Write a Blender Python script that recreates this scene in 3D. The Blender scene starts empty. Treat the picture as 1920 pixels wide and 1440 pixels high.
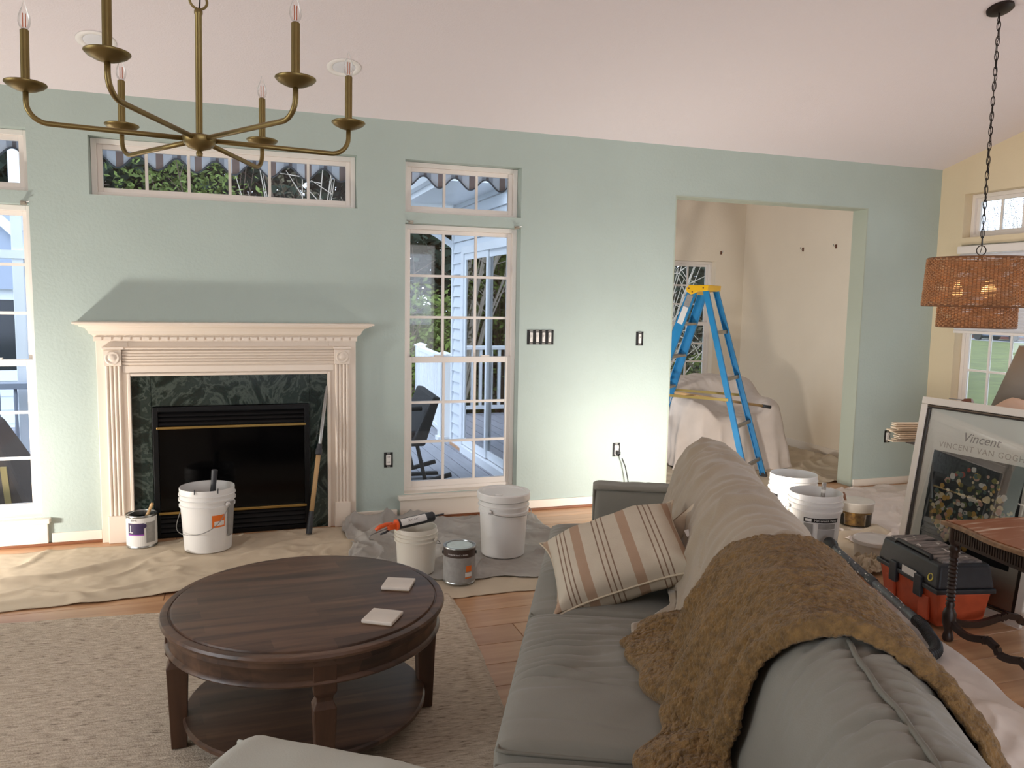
import bpy, math, random
import numpy as np
from mathutils import Vector, Matrix, noise
R_ = random.Random(7)
sc = bpy.context.scene
COL = sc.collection
PI = math.pi

# ------------------------------------------------------------------ camera
cam = bpy.data.cameras.new('camera'); cam_o = bpy.data.objects.new('camera', cam); COL.objects.link(cam_o)
yaw, pitch, roll = math.radians(19.1), math.radians(5.95), math.radians(1.03)
fw = Vector((math.sin(yaw)*math.cos(pitch), math.cos(yaw)*math.cos(pitch), -math.sin(pitch)))
rt0 = Vector((math.cos(yaw), -math.sin(yaw), 0)); up0 = rt0.cross(fw)
rt = rt0*math.cos(roll) + up0*math.sin(roll); up = up0*math.cos(roll) - rt0*math.sin(roll)
cam_o.matrix_world = Matrix(((rt.x, up.x, -fw.x, 0.0), (rt.y, up.y, -fw.y, -5.194), (rt.z, up.z, -fw.z, 1.473), (0, 0, 0, 1)))
cam.sensor_width = 36.0; cam.lens = 36.0*1500/1920; cam.clip_start = 0.05; cam.clip_end = 200
sc.camera = cam_o

# ------------------------------------------------------------------ world, fill lamps, exposure
sc.view_settings.view_transform = 'Standard'; sc.view_settings.look = 'None'
sc.view_settings.gamma = 1.0; sc.view_settings.use_curve_mapping = False
sc.view_settings.exposure = 0.0
W = bpy.data.worlds.new('overcast_sky'); sc.world = W; W.use_nodes = True
wn = W.node_tree.nodes; wl = W.node_tree.links
bgn = wn['Background']; bgn.inputs[0].default_value = (0.72, 0.83, 1.0, 1); bgn.inputs[1].default_value = 3.4

def area_light(name, loc, aim, size, size_y, energy, color):
    l = bpy.data.lights.new(name, 'AREA'); l.shape = 'RECTANGLE'; l.size = size; l.size_y = size_y
    l.energy = energy; l.color = color
    o = bpy.data.objects.new(name, l); COL.objects.link(o); o.location = loc
    o.rotation_euler = (Vector(aim)-Vector(loc)).to_track_quat('-Z', 'Y').to_euler()
    return o
# added area lamps for ambient fill, standing in for daylight at the openings
area_light('fill_rear_doors', (1.6, -8.35, 1.35), (1.6, 0, 1.2), 3.4, 2.1, 57, (1.0, 0.97, 0.95))
area_light('fill_left_window', (-3.32, -3.6, 1.5), (0.5, -3.0, 0.8), 2.2, 1.5, 56, (1.0, 0.98, 0.96))
area_light('fill_right_window', (5.62, -2.65, 1.35), (3.2, -2.2, 0.8), 1.75, 1.6, 22, (0.86, 0.93, 1.0))
area_light('fill_far_room', (2.42, 1.6, 1.1), (5.0, 1.5, 0.9), 1.4, 1.6, 17, (0.92, 0.95, 1.0))
LAMP_R = (2.60, -1.12, 0.22); LAMP_L = (-1.9, -0.75, 0.30)
LAMP_R_W, LAMP_L_W = 26, 32
LAMP_COL = (1.0, 0.93, 0.86)

# ------------------------------------------------------------------ mesh helpers
class MB:
    def __init__(s): s.v = []; s.f = []; s.m = []; s.mi = 0
    def add(s, vs, fs):
        n = len(s.v); s.v += [tuple(v) for v in vs]
        s.f += [tuple(i+n for i in f) for f in fs]; s.m += [s.mi]*len(fs); return s
    def box(s, x0, x1, y0, y1, z0, z1):
        return s.add([(x0,y0,z0),(x1,y0,z0),(x1,y1,z0),(x0,y1,z0),(x0,y0,z1),(x1,y0,z1),(x1,y1,z1),(x0,y1,z1)],
                     [(0,3,2,1),(4,5,6,7),(0,1,5,4),(1,2,6,5),(2,3,7,6),(3,0,4,7)])
    def hexa(s, b, t):
        return s.add(list(b)+list(t), [(0,3,2,1),(4,5,6,7),(0,1,5,4),(1,2,6,5),(2,3,7,6),(3,0,4,7)])
    def obox(s, c, ax, ay, az):      # centre and three half-axis vectors
        c = Vector(c); ax = Vector(ax); ay = Vector(ay); az = Vector(az)
        b = [c-ax-ay-az, c+ax-ay-az, c+ax+ay-az, c-ax+ay-az]; t = [p+2*az for p in b]
        return s.hexa(b, t)
    def beam(s, p0, p1, w, t, upv=(0,0,1)):   # bar with a rectangular section
        p0 = Vector(p0); p1 = Vector(p1); d = (p1-p0); L = d.length; d.normalize()
        u = Vector(upv); sx = d.cross(u)
        if sx.length < 1e-4: sx = d.cross(Vector((1,0,0)))
        sx.normalize(); u = sx.cross(d).normalized()
        return s.obox((p0+p1)/2, d*(L/2), sx*(w/2), u*(t/2))
    def tube(s, pts, r, n=8, closed=False, caps=True):
        pts = [Vector(p) for p in pts]; k = len(pts)
        rs = r if isinstance(r, (list, tuple)) else [r]*k
        vs = []; prev = None
        for i, p in enumerate(pts):
            if closed: d = pts[(i+1) % k]-pts[i-1]
            else: d = pts[min(i+1, k-1)]-pts[max(i-1, 0)]
            if d.length < 1e-9: d = Vector((0,0,1))
            d.normalize()
            if prev is None:
                a = d.cross(Vector((0,0,1)))
                if a.length < 1e-3: a = d.cross(Vector((1,0,0)))
            else: a = prev-d*prev.dot(d)
            a.normalize(); prev = a; b = d.cross(a)
            for j in range(n):
                t = 2*PI*j/n; vs.append(p+(a*math.cos(t)+b*math.sin(t))*rs[i])
        fs = []
        for i in range(k if closed else k-1):
            i2 = (i+1) % k
            for j in range(n):
                j2 = (j+1) % n; fs.append((i*n+j, i*n+j2, i2*n+j2, i2*n+j))
        if caps and not closed:
            fs.append(tuple(range(n-1, -1, -1))); fs.append(tuple((k-1)*n+j for j in range(n)))
        return s.add(vs, fs)
    def lathe(s, prof, c=(0,0,0), n=24, axis=None):   # (r, z) pairs round an axis
        c = Vector(c)
        if axis is None: X, Y, Z = Vector((1,0,0)), Vector((0,1,0)), Vector((0,0,1))
        else:
            Z = Vector(axis).normalized(); X = Z.cross(Vector((0,0,1)))
            if X.length < 1e-3: X = Vector((1,0,0))
            X.normalize(); Y = Z.cross(X)
        vs = []
        for r, z in prof:
            for j in range(n):
                t = 2*PI*j/n; vs.append(c+X*(r*math.cos(t))+Y*(r*math.sin(t))+Z*z)
        fs = []
        for i in range(len(prof)-1):
            for j in range(n):
                j2 = (j+1) % n; fs.append((i*n+j, i*n+j2, (i+1)*n+j2, (i+1)*n+j))
        if prof[0][0] > 1e-6: fs.append(tuple(range(n-1, -1, -1)))
        if prof[-1][0] > 1e-6: fs.append(tuple((len(prof)-1)*n+j for j in range(n)))
        return s.add(vs, fs)
    def shell(s, prof, c=(0,0,0), n=32):              # like lathe but left open at both ends
        c = Vector(c); vs = []; fs = []
        for r, z in prof:
            for j in range(n):
                t = 2*PI*j/n; vs.append(c+Vector((r*math.cos(t), r*math.sin(t), z)))
        for i in range(len(prof)-1):
            for j in range(n):
                j2 = (j+1) % n; fs.append((i*n+j, i*n+j2, (i+1)*n+j2, (i+1)*n+j))
        return s.add(vs, fs)
    def prism(s, poly, mapf, d0, d1):                  # 2-D outline pushed from d0 to d1
        n = len(poly); vs = [mapf(a, b, d0) for a, b in poly]+[mapf(a, b, d1) for a, b in poly]
        fs = [tuple(range(n-1, -1, -1)), tuple(range(n, 2*n))]
        for i in range(n):
            j = (i+1) % n; fs.append((i, j, n+j, n+i))
        return s.add(vs, fs)
    def grid(s, fn, nu, nv, cu=False, cv=False):
        vs = [fn(i/(nu if cu else nu-1), j/(nv if cv else nv-1)) for i in range(nu) for j in range(nv)]
        fs = []
        for i in range(nu if cu else nu-1):
            for j in range(nv if cv else nv-1):
                i2 = (i+1) % nu; j2 = (j+1) % nv
                fs.append((i*nv+j, i2*nv+j, i2*nv+j2, i*nv+j2))
        return s.add(vs, fs)
    def build(s, name, mats, parent=None, origin=None, smooth=False, bevel=0, seg=2, solid=0, sub=0, angle=None):
        if parent is not None and origin is None: origin = parent.get('_o', None)
        o3 = Vector(origin) if origin is not None else Vector((0,0,0))
        me = bpy.data.meshes.new(name)
        me.from_pydata([(v[0]-o3.x, v[1]-o3.y, v[2]-o3.z) for v in s.v], [], s.f)
        ms = mats if isinstance(mats, (list, tuple)) else [mats]
        for m in ms: me.materials.append(m)
        if len(ms) > 1: me.polygons.foreach_set('material_index', s.m)
        if smooth: me.polygons.foreach_set('use_smooth', [True]*len(me.polygons))
        me.update()
        o = bpy.data.objects.new(name, me); COL.objects.link(o)
        if parent is not None: o.parent = parent
        elif origin is not None: o.location = o3
        if parent is not None and '_o' in parent: o['_o'] = list(o3)
        if solid:
            m = o.modifiers.new('solid', 'SOLIDIFY'); m.thickness = solid; m.offset = 0
        if bevel:
            m = o.modifiers.new('bevel', 'BEVEL'); m.width = bevel; m.segments = seg; m.limit_method = 'ANGLE'; m.angle_limit = math.radians(40)
        if sub:
            m = o.modifiers.new('sub', 'SUBSURF'); m.levels = sub; m.render_levels = sub
        if smooth and angle:
            try:
                for e in me.edges: pass
                me.set_sharp_from_angle(angle=math.radians(angle))
            except Exception: pass
        return o

def tag(o, label, cat, group=None, kind=None):
    o['label'] = label
    if cat: o['category'] = cat
    if group: o['group'] = group
    if kind: o['kind'] = kind
    return o
def thing(name, label, cat, loc=(0,0,0), group=None, kind=None, rot=0, local=False):
    o = bpy.data.objects.new(name, None); COL.objects.link(o); o.location = loc; o.rotation_euler = (0,0,rot)
    o.empty_display_size = 0.05
    o['_o'] = [0.0,0.0,0.0] if local else list(loc)     # parts are given in world coordinates unless local
    return tag(o, label, cat, group, kind)
def kids(o): return [c for c in bpy.data.objects if c.parent == o]
def dup(root, loc, rot=None, label=None, group=None):
    r = root.copy(); COL.objects.link(r); r.location = loc
    if rot is not None: r.rotation_euler = rot if not isinstance(rot, (int, float)) else (0,0,rot)
    if label: r['label'] = label
    if group: r['group'] = group
    for c in kids(root):
        d = c.copy(); COL.objects.link(d); d.parent = r
        for g in kids(c):
            e = g.copy(); COL.objects.link(e); e.parent = d
    return r
def fn(x, y, z, s=1.0, o=3):
    return noise.fractal(Vector((x*s, y*s, z*s)), 0.9, 2.0, o)
def lerp(a, b, t): return a+(b-a)*t
def interp(x, xs, ys): return float(np.interp(x, xs, ys))

# ------------------------------------------------------------------ materials
def lin(c):
    return tuple((x/255/12.92 if x/255 <= 0.04045 else ((x/255+0.055)/1.055)**2.4) for x in c)
MATS = {}
def mat(name, rgb, rough=0.5, metal=0.0, var=0.0, vscale=6.0, bump=0.0, bscale=60.0, coords='Object', spec=0.5, stretch=(1,1,1), rgb2=None, detail=3.0,
        objrand=0.0, sheen=0.0, coat=0.0, emit=None, estr=0.0, trans=0.0):
    if name in MATS: return MATS[name]
    m = bpy.data.materials.new(name); m.use_nodes = True; nt = m.node_tree; N = nt.nodes; L = nt.links
    b = N['Principled BSDF']; c = lin(rgb)+(1,)
    b.inputs['Base Color'].default_value = c; b.inputs['Roughness'].default_value = rough; b.inputs['Metallic'].default_value = metal
    b.inputs['Specular IOR Level'].default_value = spec
    if sheen: b.inputs['Sheen Weight'].default_value = sheen
    if coat: b.inputs['Coat Weight'].default_value = coat; b.inputs['Coat Roughness'].default_value = 0.12
    if trans: b.inputs['Transmission Weight'].default_value = trans
    if emit: b.inputs['Emission Color'].default_value = lin(emit)+(1,); b.inputs['Emission Strength'].default_value = estr
    if var or bump or rgb2 or objrand:
        tc = N.new('ShaderNodeTexCoord'); mp = N.new('ShaderNodeMapping'); L.new(tc.outputs[coords], mp.inputs[0]); mp.inputs['Scale'].default_value = stretch
        if var or rgb2:
            n = N.new('ShaderNodeTexNoise'); n.inputs['Scale'].default_value = vscale; n.inputs['Detail'].default_value = detail; L.new(mp.outputs[0], n.inputs['Vector'])
            r = N.new('ShaderNodeValToRGB'); L.new(n.outputs['Fac'], r.inputs[0])
            c1 = lin(rgb2)+(1,) if rgb2 else tuple(max(0, x*(1-var)) for x in c[:3])+(1,)
            c2 = c if rgb2 else tuple(min(1, x*(1+var)) for x in c[:3])+(1,)
            r.color_ramp.elements[0].color = c1; r.color_ramp.elements[1].color = c2
            r.color_ramp.elements[0].position = 0.32; r.color_ramp.elements[1].position = 0.68
            src = r.outputs[0]
        else:
            src = None
        if objrand:
            oi = N.new('ShaderNodeObjectInfo'); hs = N.new('ShaderNodeHueSaturation'); mr = N.new('ShaderNodeMapRange')
            mr.inputs[3].default_value = 1-objrand; mr.inputs[4].default_value = 1+objrand
            L.new(oi.outputs['Random'], mr.inputs[0]); L.new(mr.outputs[0], hs.inputs['Value'])
            if src: L.new(src, hs.inputs['Color'])
            else: hs.inputs['Color'].default_value = c
            src = hs.outputs[0]
        if src: L.new(src, b.inputs['Base Color'])
        if bump:
            n2 = N.new('ShaderNodeTexNoise'); n2.inputs['Scale'].default_value = bscale; n2.inputs['Detail'].default_value = 4; L.new(mp.outputs[0], n2.inputs['Vector'])
            bp = N.new('ShaderNodeBump'); bp.inputs['Strength'].default_value = bump; bp.inputs['Distance'].default_value = 0.01
            L.new(n2.outputs['Fac'], bp.inputs['Height']); L.new(bp.outputs[0], b.inputs['Normal'])
    MATS[name] = m; return m

M_mint = mat('mint_wall_paint', (180,194,187), 0.75, var=0.03, vscale=2.0, bump=0.22, bscale=55)
M_jamb = mat('grey_green_jamb_paint', (176,184,168), 0.75, bump=0.1, bscale=55)
M_cream_lit = mat('cream_wall_paint_lit', (240,227,206), 0.75, var=0.02, vscale=2, bump=0.12, bscale=55)  # paler cream: the lit look of the small room put into the colour
M_cream_shaded = mat('cream_wall_paint_shaded', (230,213,180), 0.75, var=0.02, vscale=2, bump=0.12, bscale=55)  # yellower, darker cream: the unlit look of the side wall put into the colour
M_ceil = mat('white_ceiling_paint', (236,227,229), 0.85, bump=0.25, bscale=110)
M_trim = mat('white_gloss_trim', (238,228,214), 0.35)
M_vinyl = mat('white_window_vinyl', (240,232,224), 0.4)
M_mantel = mat('mantel_white_paint', (236,222,206), 0.38)
M_black = mat('satin_black_metal', (7,7,8), 0.45, spec=0.25)
M_blackglass = mat('firebox_black_glass', (4,4,5), 0.10, spec=0.18)
M_brass = mat('polished_brass', (170,142,84), 0.32, metal=1.0)
M_agedbrass = mat('aged_brass', (132,115,74), 0.42, metal=0.9, var=0.10, vscale=9)
M_flame = mat('copper_filament', (200,110,70), 0.4, metal=0.6)
M_plastic = mat('white_bucket_plastic', (232,230,226), 0.38, var=0.02, vscale=5)
M_plastic_in = mat('bucket_inside_smear', (226,222,216), 0.5, var=0.06, vscale=14)
M_wire = mat('galvanised_wire', (150,150,148), 0.35, metal=0.9)
M_steel = mat('tin_steel', (170,172,170), 0.3, metal=0.95)
M_darkgrey = mat('dark_grey_rubber', (52,54,58), 0.55)
M_charcoal = mat('charcoal_plastic', (40,43,48), 0.45, var=0.15, vscale=30)
M_orange = mat('orange_plastic', (226,92,38), 0.42)
M_toolorange = mat('scuffed_orange_plastic', (190,82,48), 0.45, var=0.14, vscale=12, bump=0.05)
M_sofa = mat('sage_grey_cotton', (130,127,117), 0.85, var=0.05, vscale=3, bump=0.10, bscale=350, sheen=0.15)
M_sofa_pipe = mat('sage_grey_piping', (120,118,108), 0.85)
M_chair = mat('pale_grey_cotton', (176,176,164), 0.85, var=0.04, vscale=4, bump=0.08, bscale=350, sheen=0.15)
M_throw = mat('beige_knit_throw', (160,145,124), 0.95, var=0.05, vscale=8, bump=0.22, bscale=260, sheen=0.3)
M_sherpa = mat('brown_sherpa_fleece', (122,94,54), 1.0, var=0.30, vscale=60, bump=0.9, bscale=150, sheen=0.15)
M_suede = mat('brown_suede_backing', (152,118,72), 0.9, var=0.06, vscale=8, sheen=0.4)
M_canvas = mat('beige_canvas_drop_cloth', (202,186,162), 0.95, var=0.06, vscale=3.5, bump=0.12, bscale=400)
M_canvas_grey = mat('grey_plastic_lined_drop_cloth', (166,161,154), 0.8, var=0.10, vscale=5, bump=0.15, bscale=200)
M_canvas_pale = mat('pale_drop_cloth', (220,208,198), 0.95, var=0.06, vscale=5, bump=0.12, bscale=300)
M_canvas_pink = mat('pinkish_sheet', (206,178,158), 0.9, var=0.04, vscale=6)
M_blueladder = mat('blue_fibreglass', (34,132,188), 0.45, var=0.10, vscale=7)
M_yellow = mat('yellow_ladder_cap', (244,190,30), 0.4)
M_alu = mat('dull_aluminium', (168,160,146), 0.42, metal=0.75, var=0.08, vscale=20)
M_darkbronze = mat('dark_bronze', (46,38,34), 0.45, metal=0.6)
M_rattan = mat('woven_rattan', (172,124,84), 0.7, var=0.25, vscale=24)
M_rattan_rib = mat('dark_rattan_rib', (124,84,54), 0.7, var=0.2, vscale=20)
M_darkwood = mat('dark_carved_walnut', (44,30,24), 0.4, var=0.25, vscale=10, bump=0.1)
M_deck = mat('grey_composite_deck', (150,152,160), 0.6, var=0.08, vscale=4, stretch=(8,1,1), objrand=0.06, bump=0.05)
M_siding = mat('white_vinyl_siding', (222,228,234), 0.5)
M_pvc = mat('white_pvc', (236,240,244), 0.4)
M_lawn = mat('grass_lawn', (92,100,48), 0.95, var=0.25, vscale=1.2, bump=0.4, bscale=30)
M_bark = mat('brown_bark', (84,70,58), 0.95, var=0.3, vscale=6, stretch=(4,4,1))
M_twig = mat('pale_bare_twig', (170,160,146), 0.9)
M_needle = mat('dark_pine_needles', (30,48,34), 0.9, var=0.35, vscale=1.3)
M_leafy = mat('spring_green_leaves', (92,108,46), 0.85, var=0.35, vscale=2.0)
M_scrub = mat('brown_scrub', (72,68,50), 0.95, var=0.35, vscale=2.0)
M_wicker = mat('dark_wicker', (36,34,34), 0.6, var=0.2, vscale=60, bump=0.4, bscale=120)
M_cover = mat('brown_waterproof_cover', (70,60,54), 0.6, var=0.15, vscale=8)
M_marbletile = mat('white_marble_tile', (216,206,194), 0.35, var=0.08, vscale=9)
M_tilebase = mat('tan_cork_backing', (176,152,124), 0.8)
M_recess = mat('black_switch_box', (18,18,20), 0.6)
M_device = mat('white_wiring_device', (236,232,226), 0.4)
M_brownstrip = mat('stained_shoe_moulding', (134,84,54), 0.5)
M_lens = mat('frosted_lamp_lens', (244,240,236), 0.5)
M_blind = mat('white_cellular_shade', (226,226,230), 0.8)
M_greyshade = mat('taupe_grey_fabric', (132,124,114), 0.85)
M_slat = mat('cream_wood_slats', (240,222,196), 0.55)
M_tubplastic = mat('cloudy_plastic_tub', (214,206,194), 0.35, var=0.05, vscale=20)
M_amber = mat('golden_flakes', (188,146,74), 0.6, rgb2=(120,84,36), vscale=46, detail=2)
M_rag = mat('stained_rag', (196,180,154), 0.95, var=0.1, vscale=10)
M_woodstick = mat('pale_wood_handle', (196,160,112), 0.55, var=0.1, vscale=12)
M_greystick = mat('paint_spattered_handle', (128,122,116), 0.6, rgb2=(190,184,176), vscale=40)
M_paintgreen = mat('wet_mint_paint', (138,166,150), 0.25)
M_paintdry = mat('dried_pale_blue_paint', (198,214,212), 0.6, var=0.06, vscale=30)
M_labelwhite = mat('white_paper_label', (226,224,220), 0.6)
M_labelgrey = mat('grey_printed_label', (150,148,144), 0.6, var=0.10, vscale=40)
M_labelblack = mat('black_label_band', (22,22,24), 0.5)
M_labelpurple = mat('purple_label', (58,44,82), 0.5)
M_violet = mat('violet_stripe', (150,80,170), 0.5)
M_labelorange = mat('orange_sticker', (236,118,36), 0.5)
M_inkwhite = mat('white_print', (236,234,230), 0.6)
M_inkgrey = mat('grey_print', (120,116,110), 0.7)
M_inkpale = mat('pale_tan_print', (186,176,160), 0.7)
M_posterpaper = mat('poster_paper', (242,240,228), 0.6)
M_posterdark = mat('dark_poster_print', (30,34,40), 0.6, rgb2=(54,62,58), vscale=6)
M_framewhite = mat('white_picture_frame', (226,218,206), 0.45)
M_framedark = mat('dark_beaded_inner_frame', (40,32,27), 0.4)
M_cord = mat('black_rubber_cord', (34,34,36), 0.5)
M_neigh = mat('red_brick', (122,72,62), 0.9, var=0.15, vscale=10)
M_roof = mat('grey_shingle', (92,92,98), 0.9)
M_asph = mat('grey_asphalt', (150,150,152), 0.95)
M_carpaint = mat('grey_blue_car_paint', (120,136,160), 0.25, metal=0.3)
M_darkglass = mat('dark_outdoor_glass', (40,46,54), 0.08)
M_cloth_hose = mat('black_hose_rubber', (24,25,27), 0.5)
M_wand = mat('spattered_grey_wand', (72,76,82), 0.4, rgb2=(98,102,106), vscale=60, metal=0.3)
M_paintspat = mat('white_paint_spatter', (226,222,216), 0.6)
M_bronzeclip = mat('rusty_clip', (110,66,44), 0.5)
M_curtain_dark = mat('grey_vertical_blind', (196,190,184), 0.8, var=0.12, vscale=14, stretch=(6,6,0.2))

def glass_mat(name, tint=(1,1,1), refl=0.07, rough=0.02):
    m = bpy.data.materials.new(name); m.use_nodes = True; nt = m.node_tree; N = nt.nodes; L = nt.links
    N.remove(N['Principled BSDF']); t = N.new('ShaderNodeBsdfTransparent'); g = N.new('ShaderNodeBsdfGlossy'); mx = N.new('ShaderNodeMixShader'); f = N.new('ShaderNodeFresnel')
    f.inputs[0].default_value = 1.45; t.inputs[0].default_value = tint+(1,); g.inputs['Roughness'].default_value = rough
    ml = N.new('ShaderNodeMath'); ml.operation = 'MULTIPLY'; ml.inputs[1].default_value = refl/0.035; L.new(f.outputs[0], ml.inputs[0])
    cl = N.new('ShaderNodeClamp'); L.new(ml.outputs[0], cl.inputs[0])
    L.new(cl.outputs[0], mx.inputs[0]); L.new(t.outputs[0], mx.inputs[1]); L.new(g.outputs[0], mx.inputs[2]); L.new(mx.outputs[0], N['Material Output'].inputs[0])
    MATS[name] = m; return m
M_glass = glass_mat('window_glass', (0.97,0.98,0.99), 0.035)
M_pictureglass = glass_mat('picture_glass', (0.98,0.98,0.98), 0.045, 0.01)
M_bulb = glass_mat('clear_bulb_glass', (0.99,0.985,0.98), 0.02, 0.3)
M_tubglass = glass_mat('clear_plastic', (0.92,0.90,0.86), 0.05, 0.1)

def wood_mat(name, c1, c2, rough, axis='X', scale=1.0, plank=None, objrand=0.12, coat=0.0):
    m = bpy.data.materials.new(name); m.use_nodes = True; nt = m.node_tree; N = nt.nodes; L = nt.links; b = N['Principled BSDF']
    tc = N.new('ShaderNodeTexCoord'); mp = N.new('ShaderNodeMapping'); L.new(tc.outputs['Object'], mp.inputs[0])
    st = {'X': (1.2,14,14), 'Y': (14,1.2,14), 'Z': (14,14,1.2)}[axis]; mp.inputs['Scale'].default_value = tuple(x*scale for x in st)
    oi = N.new('ShaderNodeObjectInfo'); ad = N.new('ShaderNodeVectorMath'); ad.operation = 'ADD'; cx = N.new('ShaderNodeCombineXYZ')
    ms = N.new('ShaderNodeMath'); ms.operation = 'MULTIPLY'; ms.inputs[1].default_value = 37.0
    L.new(oi.outputs['Random'], ms.inputs[0]); L.new(ms.outputs[0], cx.inputs[0]); L.new(ms.outputs[0], cx.inputs[1]); L.new(mp.outputs[0], ad.inputs[0]); L.new(cx.outputs[0], ad.inputs[1])
    n = N.new('ShaderNodeTexNoise'); n.inputs['Scale'].default_value = 1.6; n.inputs['Detail'].default_value = 6; n.inputs['Distortion'].default_value = 0.6; L.new(ad.outputs[0], n.inputs['Vector'])
    r = N.new('ShaderNodeValToRGB'); r.color_ramp.elements[0].color = lin(c1)+(1,); r.color_ramp.elements[1].color = lin(c2)+(1,)
    r.color_ramp.elements[0].position = 0.3; r.color_ramp.elements[1].position = 0.7; L.new(n.outputs['Fac'], r.inputs[0]); src = r.outputs[0]
    hs = N.new('ShaderNodeHueSaturation'); mr = N.new('ShaderNodeMapRange'); mr.inputs[3].default_value = 1-objrand; mr.inputs[4].default_value = 1+objrand
    L.new(oi.outputs['Random'], mr.inputs[0]); L.new(mr.outputs[0], hs.inputs['Value']); L.new(src, hs.inputs['Color']); src = hs.outputs[0]
    if plank:      # butcher-block staves inside one solid top
        bk = N.new('ShaderNodeTexBrick'); bk.inputs['Scale'].default_value = 1.0; bk.inputs['Brick Width'].default_value = plank[0]; bk.inputs['Row Height'].default_value = plank[1]
        bk.inputs['Mortar Size'].default_value = 0.0; bk.inputs['Color1'].default_value = (0.42,0.38,0.37,1); bk.inputs['Color2'].default_value = (1.0,0.93,0.86,1); bk.inputs['Bias'].default_value = 0.15
        mp2 = N.new('ShaderNodeMapping'); mp2.inputs['Rotation'].default_value = (0,0,plank[2]); L.new(tc.outputs['Object'], mp2.inputs[0]); L.new(mp2.outputs[0], bk.inputs['Vector'])
        mu = N.new('ShaderNodeMixRGB'); mu.blend_type = 'MULTIPLY'; mu.inputs[0].default_value = 1.0; L.new(src, mu.inputs[1]); L.new(bk.outputs['Color'], mu.inputs[2]); src = mu.outputs[0]
    L.new(src, b.inputs['Base Color']); b.inputs['Roughness'].default_value = rough
    if coat: b.inputs['Coat Weight'].default_value = coat; b.inputs['Coat Roughness'].default_value = 0.2
    MATS[name] = m; return m
M_floor = wood_mat('oak_floor_plank', (176,130,94), (206,162,122), 0.34, 'X', 0.8, objrand=0.05)
M_table = wood_mat('stained_coffee_table_wood', (66,49,41), (112,86,69), 0.40, 'X', 1.0, plank=(0.34,0.062,-0.12))
M_tableleg = wood_mat('stained_coffee_table_leg_wood', (60,40,29), (90,62,45), 0.42, 'Z', 1.0, objrand=0.05)
M_wornwood = mat('worn_varnished_top', (148,92,60), 0.4, rgb2=(206,180,156), vscale=5, stretch=(0.8,9,1), detail=6)
for _e, _p in zip(M_wornwood.node_tree.nodes['Color Ramp'].color_ramp.elements, (0.30, 0.44)): _e.position = _p
M_wornedge = mat('worn_pale_edge', (170,140,108), 0.5, rgb2=(120,90,66), vscale=30)

def marble_mat():
    m = bpy.data.materials.new('green_black_marble'); m.use_nodes = True; nt = m.node_tree; N = nt.nodes; L = nt.links; b = N['Principled BSDF']
    tc = N.new('ShaderNodeTexCoord'); n = N.new('ShaderNodeTexNoise'); n.inputs['Scale'].default_value = 3.4; n.inputs['Detail'].default_value = 9; n.inputs['Distortion'].default_value = 1.9; n.inputs['Roughness'].default_value = 0.62
    L.new(tc.outputs['Object'], n.inputs['Vector']); r = N.new('ShaderNodeValToRGB'); e = r.color_ramp.elements
    e[0].position = 0.30; e[0].color = lin((16,26,24))+(1,); e[1].position = 0.78; e[1].color = lin((58,66,62))+(1,)
    x = e.new(0.47); x.color = lin((26,38,34))+(1,); x = e.new(0.52); x.color = lin((70,80,74))+(1,); x = e.new(0.56); x.color = lin((34,46,42))+(1,)
    L.new(n.outputs['Fac'], r.inputs[0]); L.new(r.outputs[0], b.inputs['Base Color']); b.inputs['Roughness'].default_value = 0.16
    return m
M_marble = marble_mat()

def rug_mat():
    m = bpy.data.materials.new('woven_wool_rug'); m.use_nodes = True; nt = m.node_tree; N = nt.nodes; L = nt.links; b = N['Principled BSDF']
    tc = N.new('ShaderNodeTexCoord'); mp = N.new('ShaderNodeMapping'); mp.inputs['Scale'].default_value = (20,105,1); L.new(tc.outputs['Object'], mp.inputs[0])
    n = N.new('ShaderNodeTexNoise'); n.inputs['Scale'].default_value = 1.0; n.inputs['Detail'].default_value = 5; L.new(mp.outputs[0], n.inputs['Vector'])
    r = N.new('ShaderNodeValToRGB'); e = r.color_ramp.elements; e[0].position = 0.30; e[0].color = lin((104,90,76))+(1,); e[1].position = 0.66; e[1].color = lin((216,202,182))+(1,)
    n.inputs['Detail'].default_value = 8; n.inputs['Roughness'].default_value = 0.65; x = e.new(0.43); x.color = lin((182,166,146))+(1,); L.new(n.outputs['Fac'], r.inputs[0]); L.new(r.outputs[0], b.inputs['Base Color']); b.inputs['Roughness'].default_value = 1.0
    n2 = N.new('ShaderNodeTexNoise'); n2.inputs['Scale'].default_value = 160; L.new(tc.outputs['Object'], n2.inputs['Vector']); bp = N.new('ShaderNodeBump'); bp.inputs['Strength'].default_value = 0.5; bp.inputs['Distance'].default_value = 0.006
    L.new(n2.outputs['Fac'], bp.inputs['Height']); L.new(bp.outputs[0], b.inputs['Normal'])
    return m
M_rug = rug_mat()

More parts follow.
